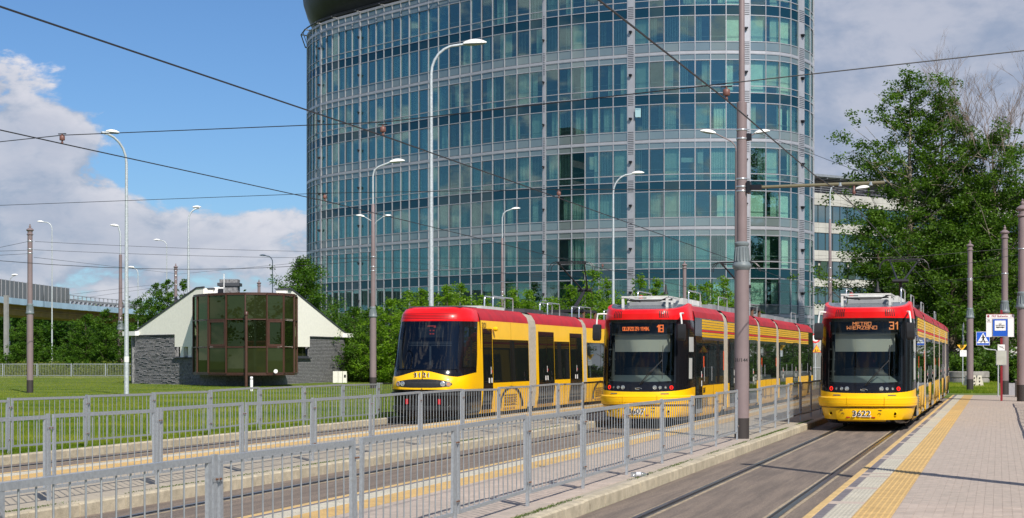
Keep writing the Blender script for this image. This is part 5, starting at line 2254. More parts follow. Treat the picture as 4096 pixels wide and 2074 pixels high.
def mast(label, base, zt, r, cz, finial=True, group='brown painted tramway masts', rtop=None, bands=(), name='tramway_mast'):
    """ornamental mast: shaft, fluted collar at cz, slimmer upper shaft, finial on top"""
    t = thing(name, label, 'mast', base, 0, group)
    b0 = base[2]
    H = zt - b0
    c = cz - b0
    MB().lathe([(r * 1.02, 0), (r * 1.02, .62 * min(1, r / .13))], 20).build('mast_base', m_mbase, t, 50)
    MB().lathe([(r, .62 * min(1, r / .13)), (r * .98, c)], 20).build('shaft', m_mast, t, 50)
    ru = rtop or r * .78
    k = r / .148
    col = MB()
    col.lathe([(r * 1.02, c - .04 * k), (r * 1.28, c), (r * 1.30, c + .03 * k), (r * 1.12, c + .09 * k), (r * .98, c + .13 * k), (ru * 1.12, c + .34 * k), (ru * 1.22, c + .37 * k), (ru * 1.22, c + .42 * k), (ru, c + .45 * k)], 20)
    flutes(col, c + .10 * k, c + .33 * k, r * 1.06, ru * 1.14, 14)
    col.build('collar', m_mastg, t, 40)
    top = H - (.42 * k if finial else 0)
    MB().lathe([(ru, c + .45 * k), (ru * .94, top)], 20).build('upper_shaft', m_mast, t, 50)
    if finial:
        f = MB()
        z = top
        q = ru / .115
        f.lathe([(ru * 1.0, z), (ru * 1.25, z + .02 * q), (ru * 1.25, z + .05 * q), (ru * .95, z + .07 * q), (ru * .95, z + .16 * q), (ru * 1.45, z + .21 * q), (ru * 1.45, z + .24 * q), (ru * .7, z + .31 * q), (ru * .3, z + .33 * q), (ru * .45, z + .37 * q), (ru * .45, z + .40 * q), (ru * .2, z + .43 * q), (ru * .28, z + .47 * q), (0, z + .50 * q)], 16)
        f.build('finial', m_mast, t, 45)
    for z in bands:
        MB().lathe([(ru * 1.05, z - b0), (ru * 1.09, z - b0 + .01), (ru * 1.09, z - b0 + .04), (ru * 1.05, z - b0 + .05)], 16).build('clamp_band', m_band, t, 50)
    return t


# the big near mast
BM = (-5.02, 32.62, PZ)
t = thing('tramway_mast', 'big near brown mast with fluted grey collar, marked 31/144, standing in the fence line', 'mast', BM, 0, 'brown painted tramway masts')
MB().lathe([(.150, 0), (.150, .42)], 28).build('mast_base', m_mbase, t, 50)
MB().lathe([(.148, .42), (.146, 3.5)], 28).build('shaft', m_mast, t, 50)
col = MB()
col.lathe([(.15, 3.44), (.185, 3.49), (.195, 3.52), (.195, 3.545), (.172, 3.58), (.152, 3.61), (.140, 3.80), (.128, 3.92), (.138, 3.93), (.150, 3.955), (.150, 3.99), (.112, 4.02)], 28)
flutes(col, 3.62, 3.90, .156, .134, 16)
col.build('collar', m_mastg, t, 40)
MB().lathe([(.108, 4.0), (.104, 6.86), (.06, 6.88)], 28).build('upper_shaft', m_mast, t, 50)
MB().lathe([(.062, 6.86), (.056, 10.6), (0, 10.7)], 20).build('top_shaft', m_mast, t, 50)
for z in (5.28, 5.12, 5.03, 6.28, 6.10):
    MB().lathe([(.112, z), (.116, z + .006), (.116, z + .03), (.112, z + .036)], 20).build('clamp_band', m_band, t, 50)
b = MB()
b.bx(.10, .20, -.04, .04, 6.08, 6.22)
b.build('clamp_box', m_dark, t)
me = text_mesh('31/144', .105, .0008, bold=.0015, sx=1.05)
for v in me.vertices:
    a_ = v.co.x / .148 + R(8.7) - .12
    v.co = ((.1485 + v.co.z) * math.sin(a_), -(.1485 + v.co.z) * math.cos(a_), v.co.y)
me.materials.clear()
me.materials.append(m_black)
obj('mast_number', me, t, (0, 0, 1.60))
# fibreglass bracket arm over the right-hand track
zb = 5.28
t = thing('bracket_arm', 'long olive fibreglass bracket arm on the big mast reaching over the right track', 'bracket', (BM[0] + .13, BM[1], zb), 0)
b = MB()
b.bx(-.02, .28, -.045, .045, -.05, .05)
b.bx(-.02, .05, -.10, .10, -.12, .12)
b.build('hinge', m_dark, t)
MB().tube([(.25, 0, 0), (2.72, 0, .02)], .034, 10).build('arm_tube', M('olive_fibreglass', (.17, .15, .09), .5), t, 60)
for x in (1.85, 2.45):
    k = MB()
    k.lathe([(.04, -.02), (.04, .05)], 8, (x, 0, -.01))
    k.build('arm_clamp', m_band, t)
MB().lathe([(.02, -.20), (.035, -.18), (.035, -.12), (.02, -.10), (.02, -.03)], 12, (2.12, 0, .0)).build('arm_insulator', m_ins, t, 50)
MB().tube([(1.9, 0, -.05), (2.2, 0, -.17), (2.6, 0, -.17)], .012, 5).build('steady_arm', m_dark, t)
lamp_head(t, Vector((2.16, -.03, -.1)), .2, .28, .15)

# masts: (label, px, base y, base z, top y, radius px, collar y)
def mpos(px, D, z):
    p = ud((px - 2048) / FPX * D, D, z)
    return tuple(p)


for (lab, px, D, z, yt, rad, yc, fin, rt, bnd) in (
    ('brown mast with finial standing in the lawn at far left, wires fixed near its top', 120, 77, .1, 905, .155, 1255, True, .125, (968, 1000, 1016)),
    ('first brown mast from the right picture edge, standing on the right platform', 4090, 60.5, PZ, 809, .20, 1232, True, .16, (1000,)),
    ('brown mast behind the red tram stop sign post', 4019, 71, PZ, 912, .17, 1250, True, .14, (1098,)),
    ('brown mast standing in the grass strip right of the striped tram at the platform', 3880, 80.5, .1, 966, .165, 1272, True, .125, (1118, 1124)),
    ('distant brown mast with finial showing above the roof left of the chimney', 703, 125, .1, 1060, .15, 1290, True, .125, (1085, 1105, 1120, 1140)),
    ('small brown finial of a mast showing above the roof right of the chimney', 1036, 122, .1, 1122, .16, 1300, True, .12, ()),
    ('brown mast with finial rising behind the middle tram in front of the tower', 2738, 100, .1, 1049, .15, 1300, True, .12, ()),
):
    mast(lab, mpos(px, D, z), zpx(yt, D), rad, zpx(yc, D), fin, rtop=rt, bands=[zpx(y, D) for y in bnd])
mast('brown mast near the camera just right of the platform, outside the picture', (1.55, 20.4, PZ), 7.9, .15, 3.7, group='brown painted tramway masts')

# masts carrying a thin grey lamp
def mast_lamp(lab, px, D, z, ysh, yslim, ytop, xe, ye, r, yc, L):
    t = mast(lab, mpos(px, D, z), zpx(ysh, D), r, zpx(yc, D), False, rtop=r * .72, bands=[zpx(ysh + 30, D), zpx(ysh + 70, D), zpx(ysh + 86, D)])
    b0 = t.location.z
    z1, z2, z3 = zpx(ysh, D) - b0, zpx(yslim, D) - b0, zpx(ytop, D) - b0
    MB().lathe([(r * .60, z1 - .05), (r * .5, z2), (r * .25, z2 + .05)], 12).build('slim_shaft', m_mast, t, 50)
    reach = (xe - px) / FPX * D
    s = 1 if reach > 0 else -1
    q = abs(reach)
    az = AZR if s > 0 else AZL
    dx, dy = math.cos(az), math.sin(az)
    ze = zpx(ye, D) - b0
    MB().tube([(0, 0, z2), (0, 0, z3 - .5), (dx * min(.08, q * .3), dy * min(.08, q * .3), z3 - .18), (dx * min(.3, q * .6), dy * min(.3, q * .6), z3), (dx * q, dy * q, ze)], r * .28, 7).build('lamp_arm', m_galv, t, 60)
    lamp_head(t, Vector((dx * q, dy * q, ze)), az, L, .1)
    return t


mast_lamp('brown mast with a curved lamp, between the house and the left tram', 1492, 88, .1, 1000, 820, 668, 1560, 650, .185, 1268, .82)
mast_lamp('brown mast with a curved lamp behind the left tram, in front of the tower', 2009, 112, .1, 1100, 955, 845, 2046, 838, .16, 1330, .62)
mast_lamp('brown mast with a small lamp rising behind the striped tram at the platform', 3320, 105, .1, 1045, 880, 742, 3352, 740, .17, 1330, .5)
t = mast_lamp('thin brown mast with lamp beyond the lawn, left of the bright lamp post', 482, 150, .1, 1205, 1020, 920, 474, 905, .28, 1320, .8)

# galvanised lamps
curved_lamp('street_lamp', 'tall bright galvanised lamp post in the lawn left of the house, head turned left', mpos(506, 72.5, .1), zpx(548, 72.5), .115, .055, .40, AZL + .6, m_galv, .62, 1.3, 'grey curved street lamps')
curved_lamp('street_lamp', 'tall bright galvanised lamp with white head, standing behind the left tram', mpos(1725, 58, .1), zpx(182, 58) - .1, .105, .05, 1.22, AZR, m_galv, .84, 1.05, 'grey curved street lamps')
curved_lamp('street_lamp', 'bright galvanised lamp standing behind the middle tram in front of the tower', mpos(2453, 98, .1), zpx(698, 98) - .1, .11, .05, 1.2, AZR, m_galv, .75, 1.15, 'grey curved street lamps')
curved_lamp('street_lamp', 'grey lamp seen behind the house roof with its bent head near the sky', mpos(754, 118, .1), zpx(832, 118) - .1, .15, .06, .35, AZR + .3, m_galv, .62, .9, 'grey curved street lamps')
for (lab, px, D, yt, xe) in (
    ('pale thin lamp on the bridge beside the brown lawn mast', 208, 186, 890, 172), ('pale thin lamp rising behind the bushes left of the house', 667, 215, 963, 638),
    ('pale short lamp behind the bridge railing right of the lamp post', 552, 214, 1072, 535), ('pale thin lamp seen over the right parapet of the house', 1090, 210, 1025, 1062),
    ('low pale lamp above the noise barrier at the far left', 38, 192, 1103, 48)):
    s = AZR if xe > px else AZL
    curved_lamp('street_lamp', lab, mpos(px, D, 0), zpx(yt, D), .10, .06, abs(xe - px) / FPX * D, s, m_galv, .75 if D < 200 else .85, .8, 'thin pale lamps along the overpass')
# double lamps
def double_lamp(lab, px, D, yt, xl, xr, mat):
    base = mpos(px, D, .1)
    t = thing('double_lamp', lab, 'street lamp', base, 0, 'double-headed street lamps')
    H = zpx(yt, D) - base[2]
    MB().tube([(0, 0, 0), (0, 0, H - .9)], [.13, .07], 10).build('pole', mat, t, 60)
    for (x, az) in ((xl, AZL), (xr, AZR)):
        q = abs(x - px) / FPX * D
        dx, dy = math.cos(az), math.sin(az)
        MB().tube([(0, 0, H - 1.0), (dx * .06, dy * .06, H - .6), (dx * .25, dy * .25, H - .4), (dx * q, dy * q, H)], .032, 7).build('lamp_arm', mat, t, 60)
        lamp_head(t, Vector((dx * q, dy * q, H)), az, .78 if D < 100 else .8, .16)


double_lamp('double-headed street lamp directly behind the big near mast', 2946, 80, 535, 2862, 3018, m_mast)
double_lamp('double-headed street lamp behind the brown mast between house and left tram', 1497, 150, 868, 1458, 1532, m_galv)
# concrete pole far left
t = thing('concrete_pole', 'pale square concrete pole beside the far left mast, in front of the bridge', 'pole', mpos(25, 150, 0))
MB().bx(-.17, .17, -.17, .17, 0, zpx(1182, 150)).build('pole_shaft', M('pole_concrete', (.27, .27, .26), .8, var=.1), t)

# ---- wires
def wire(lab, pts, r=.011, name='overhead_wire', group=None, sag=0.0):
    P = []
    for a, c in zip(pts, pts[1:]):
        a, c = Vector(a), Vector(c)
        n = 10
        for k in range(n):
            f = k / n
            p = a.lerp(c, f)
            p.z -= sag * 4 * f * (1 - f)
            P.append(p)
    P.append(Vector(pts[-1]))
    o = MB().tube(P, r, 5).build(name, m_wire)
    # origin stays at the scene origin
    return tag(o, lab, 'wire', group)


GC = 'contact wires running along the tracks'
wire('contact wire over the right-hand track, crossing the tower from top centre to the bracket arm', [(-3.16, 2, 4.6), (-3.16, 12.8, 4.77), (-3.14, 19.2, 4.92), (-3.1, 28.4, 5.02), (-3.0, 32.5, 5.1), (-3.13, 60, 5.2), (-3.13, 120, 5.3)], .0105, group=GC)
wire('contact wire over the middle track, entering at the left edge near the top', [(-8.72, 4, 4.95), (-8.72, 22.1, 5.1), (-8.72, 32, 5.12), (-8.72, 60, 5.16), (-8.72, 130, 5.3)], .0105, group=GC)
wire('contact wire over the left track, entering at the left edge a quarter down', [(-14.85, 8, 5.3), (-14.85, 23.2, 5.36), (-14.85, 34, 5.42), (-14.85, 61, 5.3), (-14.85, 130, 5.4)], .0105, group=GC)
GS = 'cross-span wires holding the contact wires'
z1 = 5.52
wire('cross-span wire from the lawn across the sky to the right mast, near the camera', [(-34, 31.5, 6.1), (-14.85, 23.2, 5.5), (-8.72, 22.1, 5.30), (-3.14, 19.2, 5.12), (1.55, 20.4, 5.62)], .0075, group=GS)
wire('cross-span wire from the left edge to the big near mast at bracket height', [(-34, 41, 6.3), (-14.85, 34, 5.60), (-8.72, 32, 5.30), (-5.1, 32.6, 5.24)], .007, group=GS)
wire('cross-span wire from behind the middle tram to the left', [(-30, 68, 6.4), (-14.85, 61, 5.7), (-8.72, 61, 5.5), (-3.1, 62, 5.6), (.75, 62.5, 5.9)], .008, group=GS)


def span(lab, x0, y0, D0, x1, y1, D1, r=.009, sag=.0, group='span wires between the far masts'):
    wire(lab, [tuple(at(x0, y0, D0)), tuple(at(x1, y1, D1))], r, 'span_wire', group, sag)


span('upper wire from the lawn mast to the mast by the left tram', 140, 967, 77, 1490, 1010, 88, sag=.1)
span('lower wire from the lawn mast to the mast by the left tram', 135, 1000, 77, 1490, 1034, 88, sag=.1)
span('dark feeder wire sagging past the lawn mast to the left tram mast', -200, 1025, 70, 1490, 1040, 88, .014, .55)
span('wire climbing from the left edge to the top of the lawn mast', -150, 1022, 70, 108, 968, 77)
span('upper short wire from the left edge to the lawn mast', -150, 1010, 72, 108, 1002, 77)
span('lower short wire from the left edge to the lawn mast', -150, 1030, 72, 108, 1016, 77)
span('wire from the lawn mast down to the distant mast over the roof', 135, 1030, 77, 700, 1095, 125)
span('rising wire between the distant mast over the roof and the left tram mast', 706, 1098, 125, 1490, 1025, 88)
span('wire rising from the bridge railing to the distant mast', 270, 1180, 110, 700, 1130, 125)
span('lower wire rising from the bridge railing to the distant mast', 250, 1205, 110, 700, 1140, 125)
span('long wire from the left tram mast down across the tower', 1500, 1035, 88, 2800, 1180, 120)
span('second long wire from the left tram mast across the tower', 1500, 1070, 88, 2600, 1120, 110)
span('third long wire from the left tram mast across the tower', 1500, 1085, 88, 2600, 1175, 110)
span('thin wire crossing the lower tower behind the middle tram', 2000, 1040, 100, 3300, 1150, 110)
span('thin wire crossing the lower tower above the tram roofs', 2000, 1150, 100, 3320, 1172, 105)
span('wire from the platform-side mast to the lamp mast behind the right tram', 3320, 1150, 105, 4080, 1018, 60.5)
span('wire from the right mast in the grass to the left', 3320, 1178, 105, 3875, 1120, 80.5)
span('wire between the masts at the right edge', 4019, 1098, 71, 3325, 1172, 105)
span('guy wire from the double lamp down to the bracket arm end', 3010, 525, 78, 3560, 735, 60, .010)
# insulators hanging between cross-span and contact wires
for (lab, p) in (('brown insulator on the upper left wire crossing', (-14.85, 23.2, 5.36)), ('brown insulator in front of the tower, left part', (-8.72, 22.1, 5.10)),
                 ('brown insulator just left of the big near mast', (-3.14, 19.2, 4.92)), ('small insulator at the left edge of the tower', (-14.85, 34, 5.42)),
                 ('small insulator in the middle of the tower', (-8.72, 32, 5.12)), ('distant small insulator above the left tram roof', (-14.85, 61, 5.32))):
    t = thing('insulator', lab, 'insulator', p, 0, 'insulators on the cross-span wires')
    MB().lathe([(.014, .0), (.022, .02), (.014, .035), (.014, .05), (.040, .055), (.044, .06), (.044, .125), (.038, .13), (.014, .135), (.014, .16)], 14).build('insulator_body', m_ins, t, 50)
    MB().bx(-.07, .07, -.012, .012, .155, .17).build('insulator_clamp', m_dark, t)

# ---------------------------------------------------------------- signs at the right
m_blue = M('sign_blue', (.01, .09, .50), .4)
m_sw = M('sign_white', (.80, .80, .79), .45)
m_postr = M('stop_post_red', (.22, .008, .016), .45, coat=.2)
m_yels = M('sign_yellow', (.85, .45, .02), .45)
m_sgrey = M('sign_back_grey', (.33, .34, .35), .5, metal=.3)
sp = (.10, 63.6, PZ)
t = thing('tram_stop_sign', 'white tram stop sign on a dark red post reading PKP Służewiec 14', 'sign', sp, TH * .15)
MB().bx(-.04, .04, -.028, .028, 0, 3.45).build('post', m_postr, t)
D = 62.6
wd, z0, z1 = 1.0, zpx(1351, D), zpx(1262, D)
z0, z1 = z0 - PZ, z1 - PZ
bd = MB().bx(-.56, .46, -.05, -.03, z0, z1).build('sign_board', m_sw, t)
MB().bx(-.56, .46, -.054, -.05, z1 - .155, z1 - .148).build('red_line', m_postr, bd)
MB().bx(-.56, .46, -.056, -.045, z1 - .015, z1 + .005).build('red_line', m_postr, bd)
MB().bx(-.53, -.38, -.054, -.05, z1 - .31, z1 - .30).build('red_line', m_postr, bd)
m_red_t = M('sign_text_red', (.30, .03, .06), .6)
text('stop_name', 'PKP Służewiec', .100, m_red_t, bd, (-.06, -.052, z1 - .085), bold=.002)
text('stop_number', '14', .10, m_red_t, bd, (.365, -.052, z1 - .085), bold=.002)
text('zone_mark', 'c', .11, m_red_t, bd, (-.485, -.052, z1 - .08))
MB().lathe([(.038, 0), (.046, 0), (.046, .004), (.038, .004)], 16, (-.485, -.052, z1 - .08), ax=Matrix.Rotation(R(90), 3, 'X')).build('zone_ring', m_red_t, bd)
text('route_number', '31', .12, m_black, bd, (-.46, -.052, z1 - .245), bold=.003)
pn = MB().bx(-.335, .235, -.075, -.056, z0 + .01, z1 - .18).build('stop_plate', m_sgrey, bd)
MB().bx(-.315, .215, -.08, -.075, z0 + .03, z1 - .20).build('plate_face', m_blue, pn)
MB().bx(-.25, .15, -.084, -.08, z0 + .24, z1 - .25).build('plate_field', m_sw, pn)
b = MB()
y_ = -.087
zc = (z0 + .24 + z1 - .25) / 2 - .03
b.bx(-.20, .10, y_, y_ + .002, zc - .055, zc - .02)
b.bx(-.215, .115, y_, y_ + .002, zc + .035, zc + .055)
for k in range(6):
    x = -.195 + k * .056
    b.bx(x, x + .012, y_, y_ + .002, zc - .02, zc + .035)
b.bx(-.15, -.12, y_, y_ + .002, zc - .07, zc - .055)
b.bx(.02, .05, y_, y_ + .002, zc - .07, zc - .055)
for (a, c) in (((-.09, zc + .055), (-.05, zc + .085)), ((-.05, zc + .085), (-.01, zc + .055)), ((-.10, zc + .10), (-.05, zc + .075)), ((0, zc + .10), (-.05, zc + .075)), ((-.10, zc + .10), (-.05, zc + .13)), ((0, zc + .10), (-.05, zc + .13))):
    b.tube([(a[0], y_, a[1]), (c[0], y_, c[1])], .004, 4)
b.build('tram_symbol', m_black, pn)
z = zpx(1405, D) - PZ
ns = MB().bx(-.14, .12, -.05, -.035, z - .02, z + .24).build('small_notice', m_sw, t)
b = MB()
b.tube([(-.11, -.052, z + .2), (.09, -.052, z + .09)], .008, 4)
b.tube([(-.07, -.052, z + .14), (.06, -.052, z + .16)], .007, 4)
b.build('notice_mark', m_black, ns)
z = zpx(1461, D) - PZ
sc_ = MB().bx(-.20, .19, -.06, -.03, z, z + .56).build('timetable_case', m_sgrey, t)
MB().bx(-.18, .17, -.064, -.06, z + .02, z + .54).build('timetable', M('timetable_paper', (.42, .43, .38), .5, var=.1), sc_)

# pedestrian crossing sign
c = at(3932, 1355, 68)
t = thing('crossing_sign', 'blue square pedestrian crossing sign on a bent grey arm beside the tram stop sign', 'sign', tuple(c), TH)
s = 54 / FPX * 68 / 2
MB().bx(-s, s, 0, .02, -s, s).build('sign_plate', m_sw, t)
MB().bx(-s + .015, s - .015, -.005, 0, -s + .015, s - .015).build('blue_face', m_blue, t)
tri = MB()
tri.add([(-s * .90, -.010, -s * .68), (s * .90, -.010, -s * .68), (0, -.010, s * .86)], [(0, 1, 2)])
tri.build('white_triangle', m_sw, t)
b = MB()
yy = -.02
b.lathe([(0, -.001), (.03, -.001), (.03, .001), (0, .001)], 12, (.0, yy, s * .50), ax=Matrix.Rotation(R(90), 3, 'X'))
for (a, c_, r_) in (((0, s * .38), (.01, -.02), .032), ((.01, -.02), (.09, -s * .62), .018), ((.0, -.02), (-.09, -s * .60), .018), ((0, s * .32), (.085, .03), .013), ((0, s * .32), (-.08, .02), .013), ((-s * .7, -s * .42), (s * .7, -s * .42), .006)):
    b.tube([(a[0], yy, a[1]), (c_[0], yy, c_[1])], r_, 6)
b.build('walking_figure', m_black, t)
gx = (4003 - 3932) / FPX * 68
MB().tube([(0, .03, -s), (.06, .03, -s - .12), (.2, .03, -s - .17), (gx - .22, .03, -s - .2), (gx - .12, .03, -s - .3), (gx - .1, .03, -s - .9)], .022, 6).build('bent_arm', m_galv, t, 60)
MB().tube([(gx - .1, .03, -s - .9), (gx - .1, .03, PZ - c[2] + 0)], .03, 6).build('post', m_galv, t, 60)

# sign post seen edge-on left of the grass mast
p = w2(3851, 1544, .1)
D = math.hypot(p[0], p[1])
t = thing('sign_post', 'thin grey post with yellow triangle, white plate and edge-on round signs by the planter', 'sign', (p[0], p[1], .1), TH)
D = -p[0] * ST + p[1] * CT
MB().tube([(0, 0, 0), (0, 0, zpx(1300, D) - .1)], .03, 7).build('post', m_galv, t, 60)
z = zpx(1427, D) - .1
pl = MB().bx(-.18, .22, -.05, -.03, z, z + .38).build('white_plate', m_sw, t)
text('plate_text', 'Nie dotyczy', .06, m_black, pl, (.02, -.052, z + .28))
text('plate_text', 'służb', .06, m_black, pl, (.02, -.052, z + .16)) if False else None
z = zpx(1404, D) - .1
MB().add([(-.36, -.03, z + .36), (.25, -.03, z + .36), (-.05, -.03, z), (-.36, -.01, z + .36), (.25, -.01, z + .36), (-.05, -.01, z)], [(0, 2, 1), (3, 4, 5), (0, 1, 4, 3), (1, 2, 5, 4), (2, 0, 3, 5)]).build('yellow_triangle', m_yels, t)
for zc in (1385, 1335):
    z = zpx(zc, D) - .1
    ax = Matrix.Rotation(R(78), 3, 'Z') @ Matrix.Rotation(R(90), 3, 'X')
    MB().lathe([(0, -.01), (.36, -.01), (.36, .01), (0, .01)], 20, (.04, 0, z + .3), ax=ax).build('round_sign_back', m_sgrey, t, 50)

# round sign and orange warning triangle between the two striped trams
D = 92
c = at(3262, 1353, D)
t = thing('no_entry_zone_sign', 'round red and white sign above an orange falling-rocks triangle, between the striped trams', 'sign', (c[0], c[1], 0), TH)
ax = Matrix.Rotation(R(90), 3, 'X')
cz = c[2]
MB().lathe([(0, 0), (.29, 0), (.29, .02), (0, .02)], 24, (0, 0, cz), ax=ax).build('red_ring', m_sred, t, 50)
MB().lathe([(0, .022), (.20, .022), (.20, .026), (0, .026)], 24, (0, .0, cz), ax=ax).build('white_field', m_sw, t, 50)
z = zpx(1411, D)
tx = .06
def trip(s_, y, z_, nm, m, e=0):
    MB().add([(tx - s_, y, z_), (tx + s_, y, z_), (tx, y, z_ + s_ * 1.72), (tx - s_, y + .01, z_), (tx + s_, y + .01, z_), (tx, y + .01, z_ + s_ * 1.72)], [(0, 1, 2), (5, 4, 3), (0, 3, 4, 1), (1, 4, 5, 2), (2, 5, 3, 0)]).build(nm, m, t)
trip(.27, -.03, z, 'triangle_rim', m_sred)
trip(.225, -.045, z + .028, 'triangle_face', m_yels)
b = MB()
for (a, e) in (((-.10, .07), (-.08, .20)), ((-.12, .06), (.0, .06)), ((.02, .07), (.12, .12)), ((.03, .12), (.08, .20)), ((-.06, .1), (-.03, .16))):
    b.tube([(tx + a[0], -.05, z + a[1]), (tx + e[0], -.05, z + e[1])], .014, 5)
b.build('rock_symbol', m_black, t)
MB().tube([(0, .03, 0), (0, .03, cz + .3)], .03, 7).build('post', m_galv, t, 60)
# grey board gate between the trams
D = 97
p = ud((3252 - 2048) / FPX * D, D)
t = thing('board_gate', 'grey ribbed metal hoarding between the striped trams', 'hoarding', tuple(p), TH)
for k in range(9):
    MB().bx(k * .3 + .01, k * .3 + .29, 0, .05 if k % 2 else .07, .1, 2.25).build('board', M('hoarding_grey', (.17, .18, .17), .6) if k == 0 else bpy.data.materials['hoarding_grey'], t)
MB().bx(-.02, 2.72, -.04, .0, 1.15, 1.22).build('rail', m_sgrey, t)

# planter, concrete blocks, litter bin
m_pc = M('planter_concrete', (.27, .255, .23), .85, var=.2, vs=3, bump=.3, bs=20)
D = 106
p = ud((3872 - 2048) / FPX * D, D)
t = thing('round_planter', 'low round two-tier concrete planter under the big trees', 'planter', (p.x, p.y, .05))
MB().lathe([(1.36, 0), (1.36, .34), (1.30, .37), (1.30, .42), (1.22, .42)], 32).build('lower_ring', m_pc, t, 40)
MB().lathe([(1.30, .42), (1.36, .46), (1.36, .80), (1.30, .84), (1.05, .84), (1.0, .7), (0, .7)], 32).build('upper_ring', m_pc, t, 40)
D = 93
for (px, lab, sc_) in ((3918, 'pale concrete wedge block standing right of the mast in the grass', 1.0), (3897, 'narrow pale concrete block half hidden behind the mast in the grass', .8)):
    p = ud((px - 2048) / FPX * D, D)
    t = thing('concrete_block', lab, 'concrete block', (p.x, p.y, .08), TH + .2)
    b = MB()
    prof = [(-.30 * sc_, 0), (-.24 * sc_, .18), (-.12 * sc_, .68), (.12 * sc_, .68), (.24 * sc_, .18), (.30 * sc_, 0)]
    n = len(prof)
    b.v = [(p_[0], y, p_[1]) for y in (0, .9) for p_ in prof]
    b.f = [tuple(range(n)), tuple(range(2 * n - 1, n - 1, -1))] + [(i, n + i, n + (i + 1) % n, (i + 1) % n) for i in range(n)]
    b.m = [0] * len(b.f)
    b.build('block_body', M('pale_concrete', (.55, .51, .42), .85, var=.12, vs=4), t)
    b = MB()
    for z in (.14, .34, .54):
        b.box((0, -.01, z), (.06, .06, .08))
    b.build('block_slot', m_dark, t)
p = w2(4074, 1588, PZ)
t = thing('litter_bin', 'dark brown box-shaped litter bin left of the mast at the right edge', 'litter bin', (p[0], p[1], PZ), 0)
MB().bx(-.14, .14, -.25, .25, 0, .68).build('bin_body', m_mbase, t)
MB().bx(-.15, .15, -.26, .26, .68, .72).build('bin_lid', m_mast, t)

# back fences
def back_fence(lab, x0, D0, x1, D1, n, h_=1.15):
    p, q = ud((x0 - 2048) / FPX * D0, D0), ud((x1 - 2048) / FPX * D1, D1)
    t = thing('back_fence', lab, 'fence', (p.x, p.y, .02), math.atan2(q.y - p.y, q.x - p.x), 'low grey fences beyond the lawn')
    L = (q - p).length / n
    fr = MB()
    fr.bx(.12, L - .04, -.015, .015, h_ - .05, h_)
    fr.bx(.12, L - .04, -.015, .015, .14, .18)
    fr.bx(.12, .16, -.014, .014, .18, h_ - .05)
    fr.bx(L - .08, L - .04, -.014, .014, .18, h_ - .05)
    me_f = fr.mesh('fence_panel', m_steel2)
    br_ = MB()
    nb_ = 20
    for k in range(1, nb_):
        x = .16 + (L - .24) * k / nb_
        br_.bx(x - .008, x + .008, -.008, .008, .181, h_ - .051)
    me_b = br_.mesh('bar_row', m_steel2)
    me_p = MB().bx(-.03, .03, -.03, .03, -.1, h_ + .03).mesh('post', m_steel2)
    for k in range(n + 1):
        obj('post', me_p, t, (k * L, 0, 0))
        if k < n:
            f = obj('fence_panel', me_f, t, (k * L, 0, 0))
            o = obj('bar_row', me_b, f)
            o['kind'] = 'stuff'


back_fence('low grey fence across the far side of the lawn, left of the house', -125, 143, 560, 143, 5, 1.22)
back_fence('low grey fence seen between the house and the left tram', 1378, 118, 1640, 118, 2, 1.15)
wl = ud((1378 - 2048) / FPX * 124, 124)
t = thing('low_kerb_wall', 'low pale concrete edging behind the fence between house and left tram', 'edging', tuple(wl), TH)
MB().bx(0, 6, 0, .3, 0, .42).build('edging', M('edging_concrete', (.42, .40, .38), .85), t)
pth = ud(-60, 138)
o = MB().box((0, 0, .105), (90, 1.6, .012)).build('path', m_conc)
o.location = tuple(ud(-38, 139))
o.rotation_euler = (0, 0, TH)
o['kind'] = 'structure'
# grass verge and path beyond the end of the right platform
o = MB().bx(-3.2, .1, 73.8, 120, -.1, .08).build('verge', m_soil)
o['kind'] = 'structure'
o = MB().bx(.1, 5.2, 73.8, 128, -.1, .10).build('path', m_path)
o['kind'] = 'structure'
# ---------------------------------------------------------------- trees, shrubs, grass
lf_dark = M_leaf('poplar_leaf', (.030, .078, .010), (.115, .205, .022), .36, .9, .2)
lf_mid = M_leaf('maple_leaf', (.030, .085, .008), (.105, .205, .018), .34, .9, .2)
lf_bri = M_leaf('young_maple_leaf', (.09, .19, .010), (.20, .33, .025), .42, 1.5, .2)
lf_deep = M_leaf('dark_shrub_leaf', (.018, .055, .008), (.05, .12, .014), .25, .8, .15)
lf_yel = M_leaf('weed_leaf', (.11, .15, .02), (.20, .22, .045), .3, 1.0, .1)
m_bark = M('bark', (.115, .085, .055), .95, col2=(.055, .042, .03), vs=5, bump=.8, bs=12, stretch=(1, 1, .35))
m_barkl = M('pale_bark', (.42, .36, .26), .9, col2=(.16, .13, .10), vs=3, bump=.5, bs=10, stretch=(1, 1, .5))
m_twig = M('twig', (.20, .155, .13), .9)
ng = np.random.default_rng(5)


def leaf_mesh(name, C, size, mat, flat=.45, per=None):
    """diamond leaves of the given size at centres C; flat = how level they lie"""
    n = len(C)
    s = size * ng.uniform(.6, 1.25, n)[:, None]
    a = ng.normal(size=(n, 3))
    a[:, 2] *= flat
    a /= np.linalg.norm(a, axis=1)[:, None]
    b = ng.normal(size=(n, 3))
    b[:, 2] *= flat
    b -= a * (a * b).sum(1)[:, None]
    b /= np.linalg.norm(b, axis=1)[:, None]
    V = np.stack([C - a * s * .5, C + b * s * .32, C + a * s * .5 - np.array([0, 0, .12]) * s, C - b * s * .32], 1).reshape(-1, 3)
    F = np.arange(4 * n).reshape(n, 4)
    return mesh_np(name, V, F, mat)


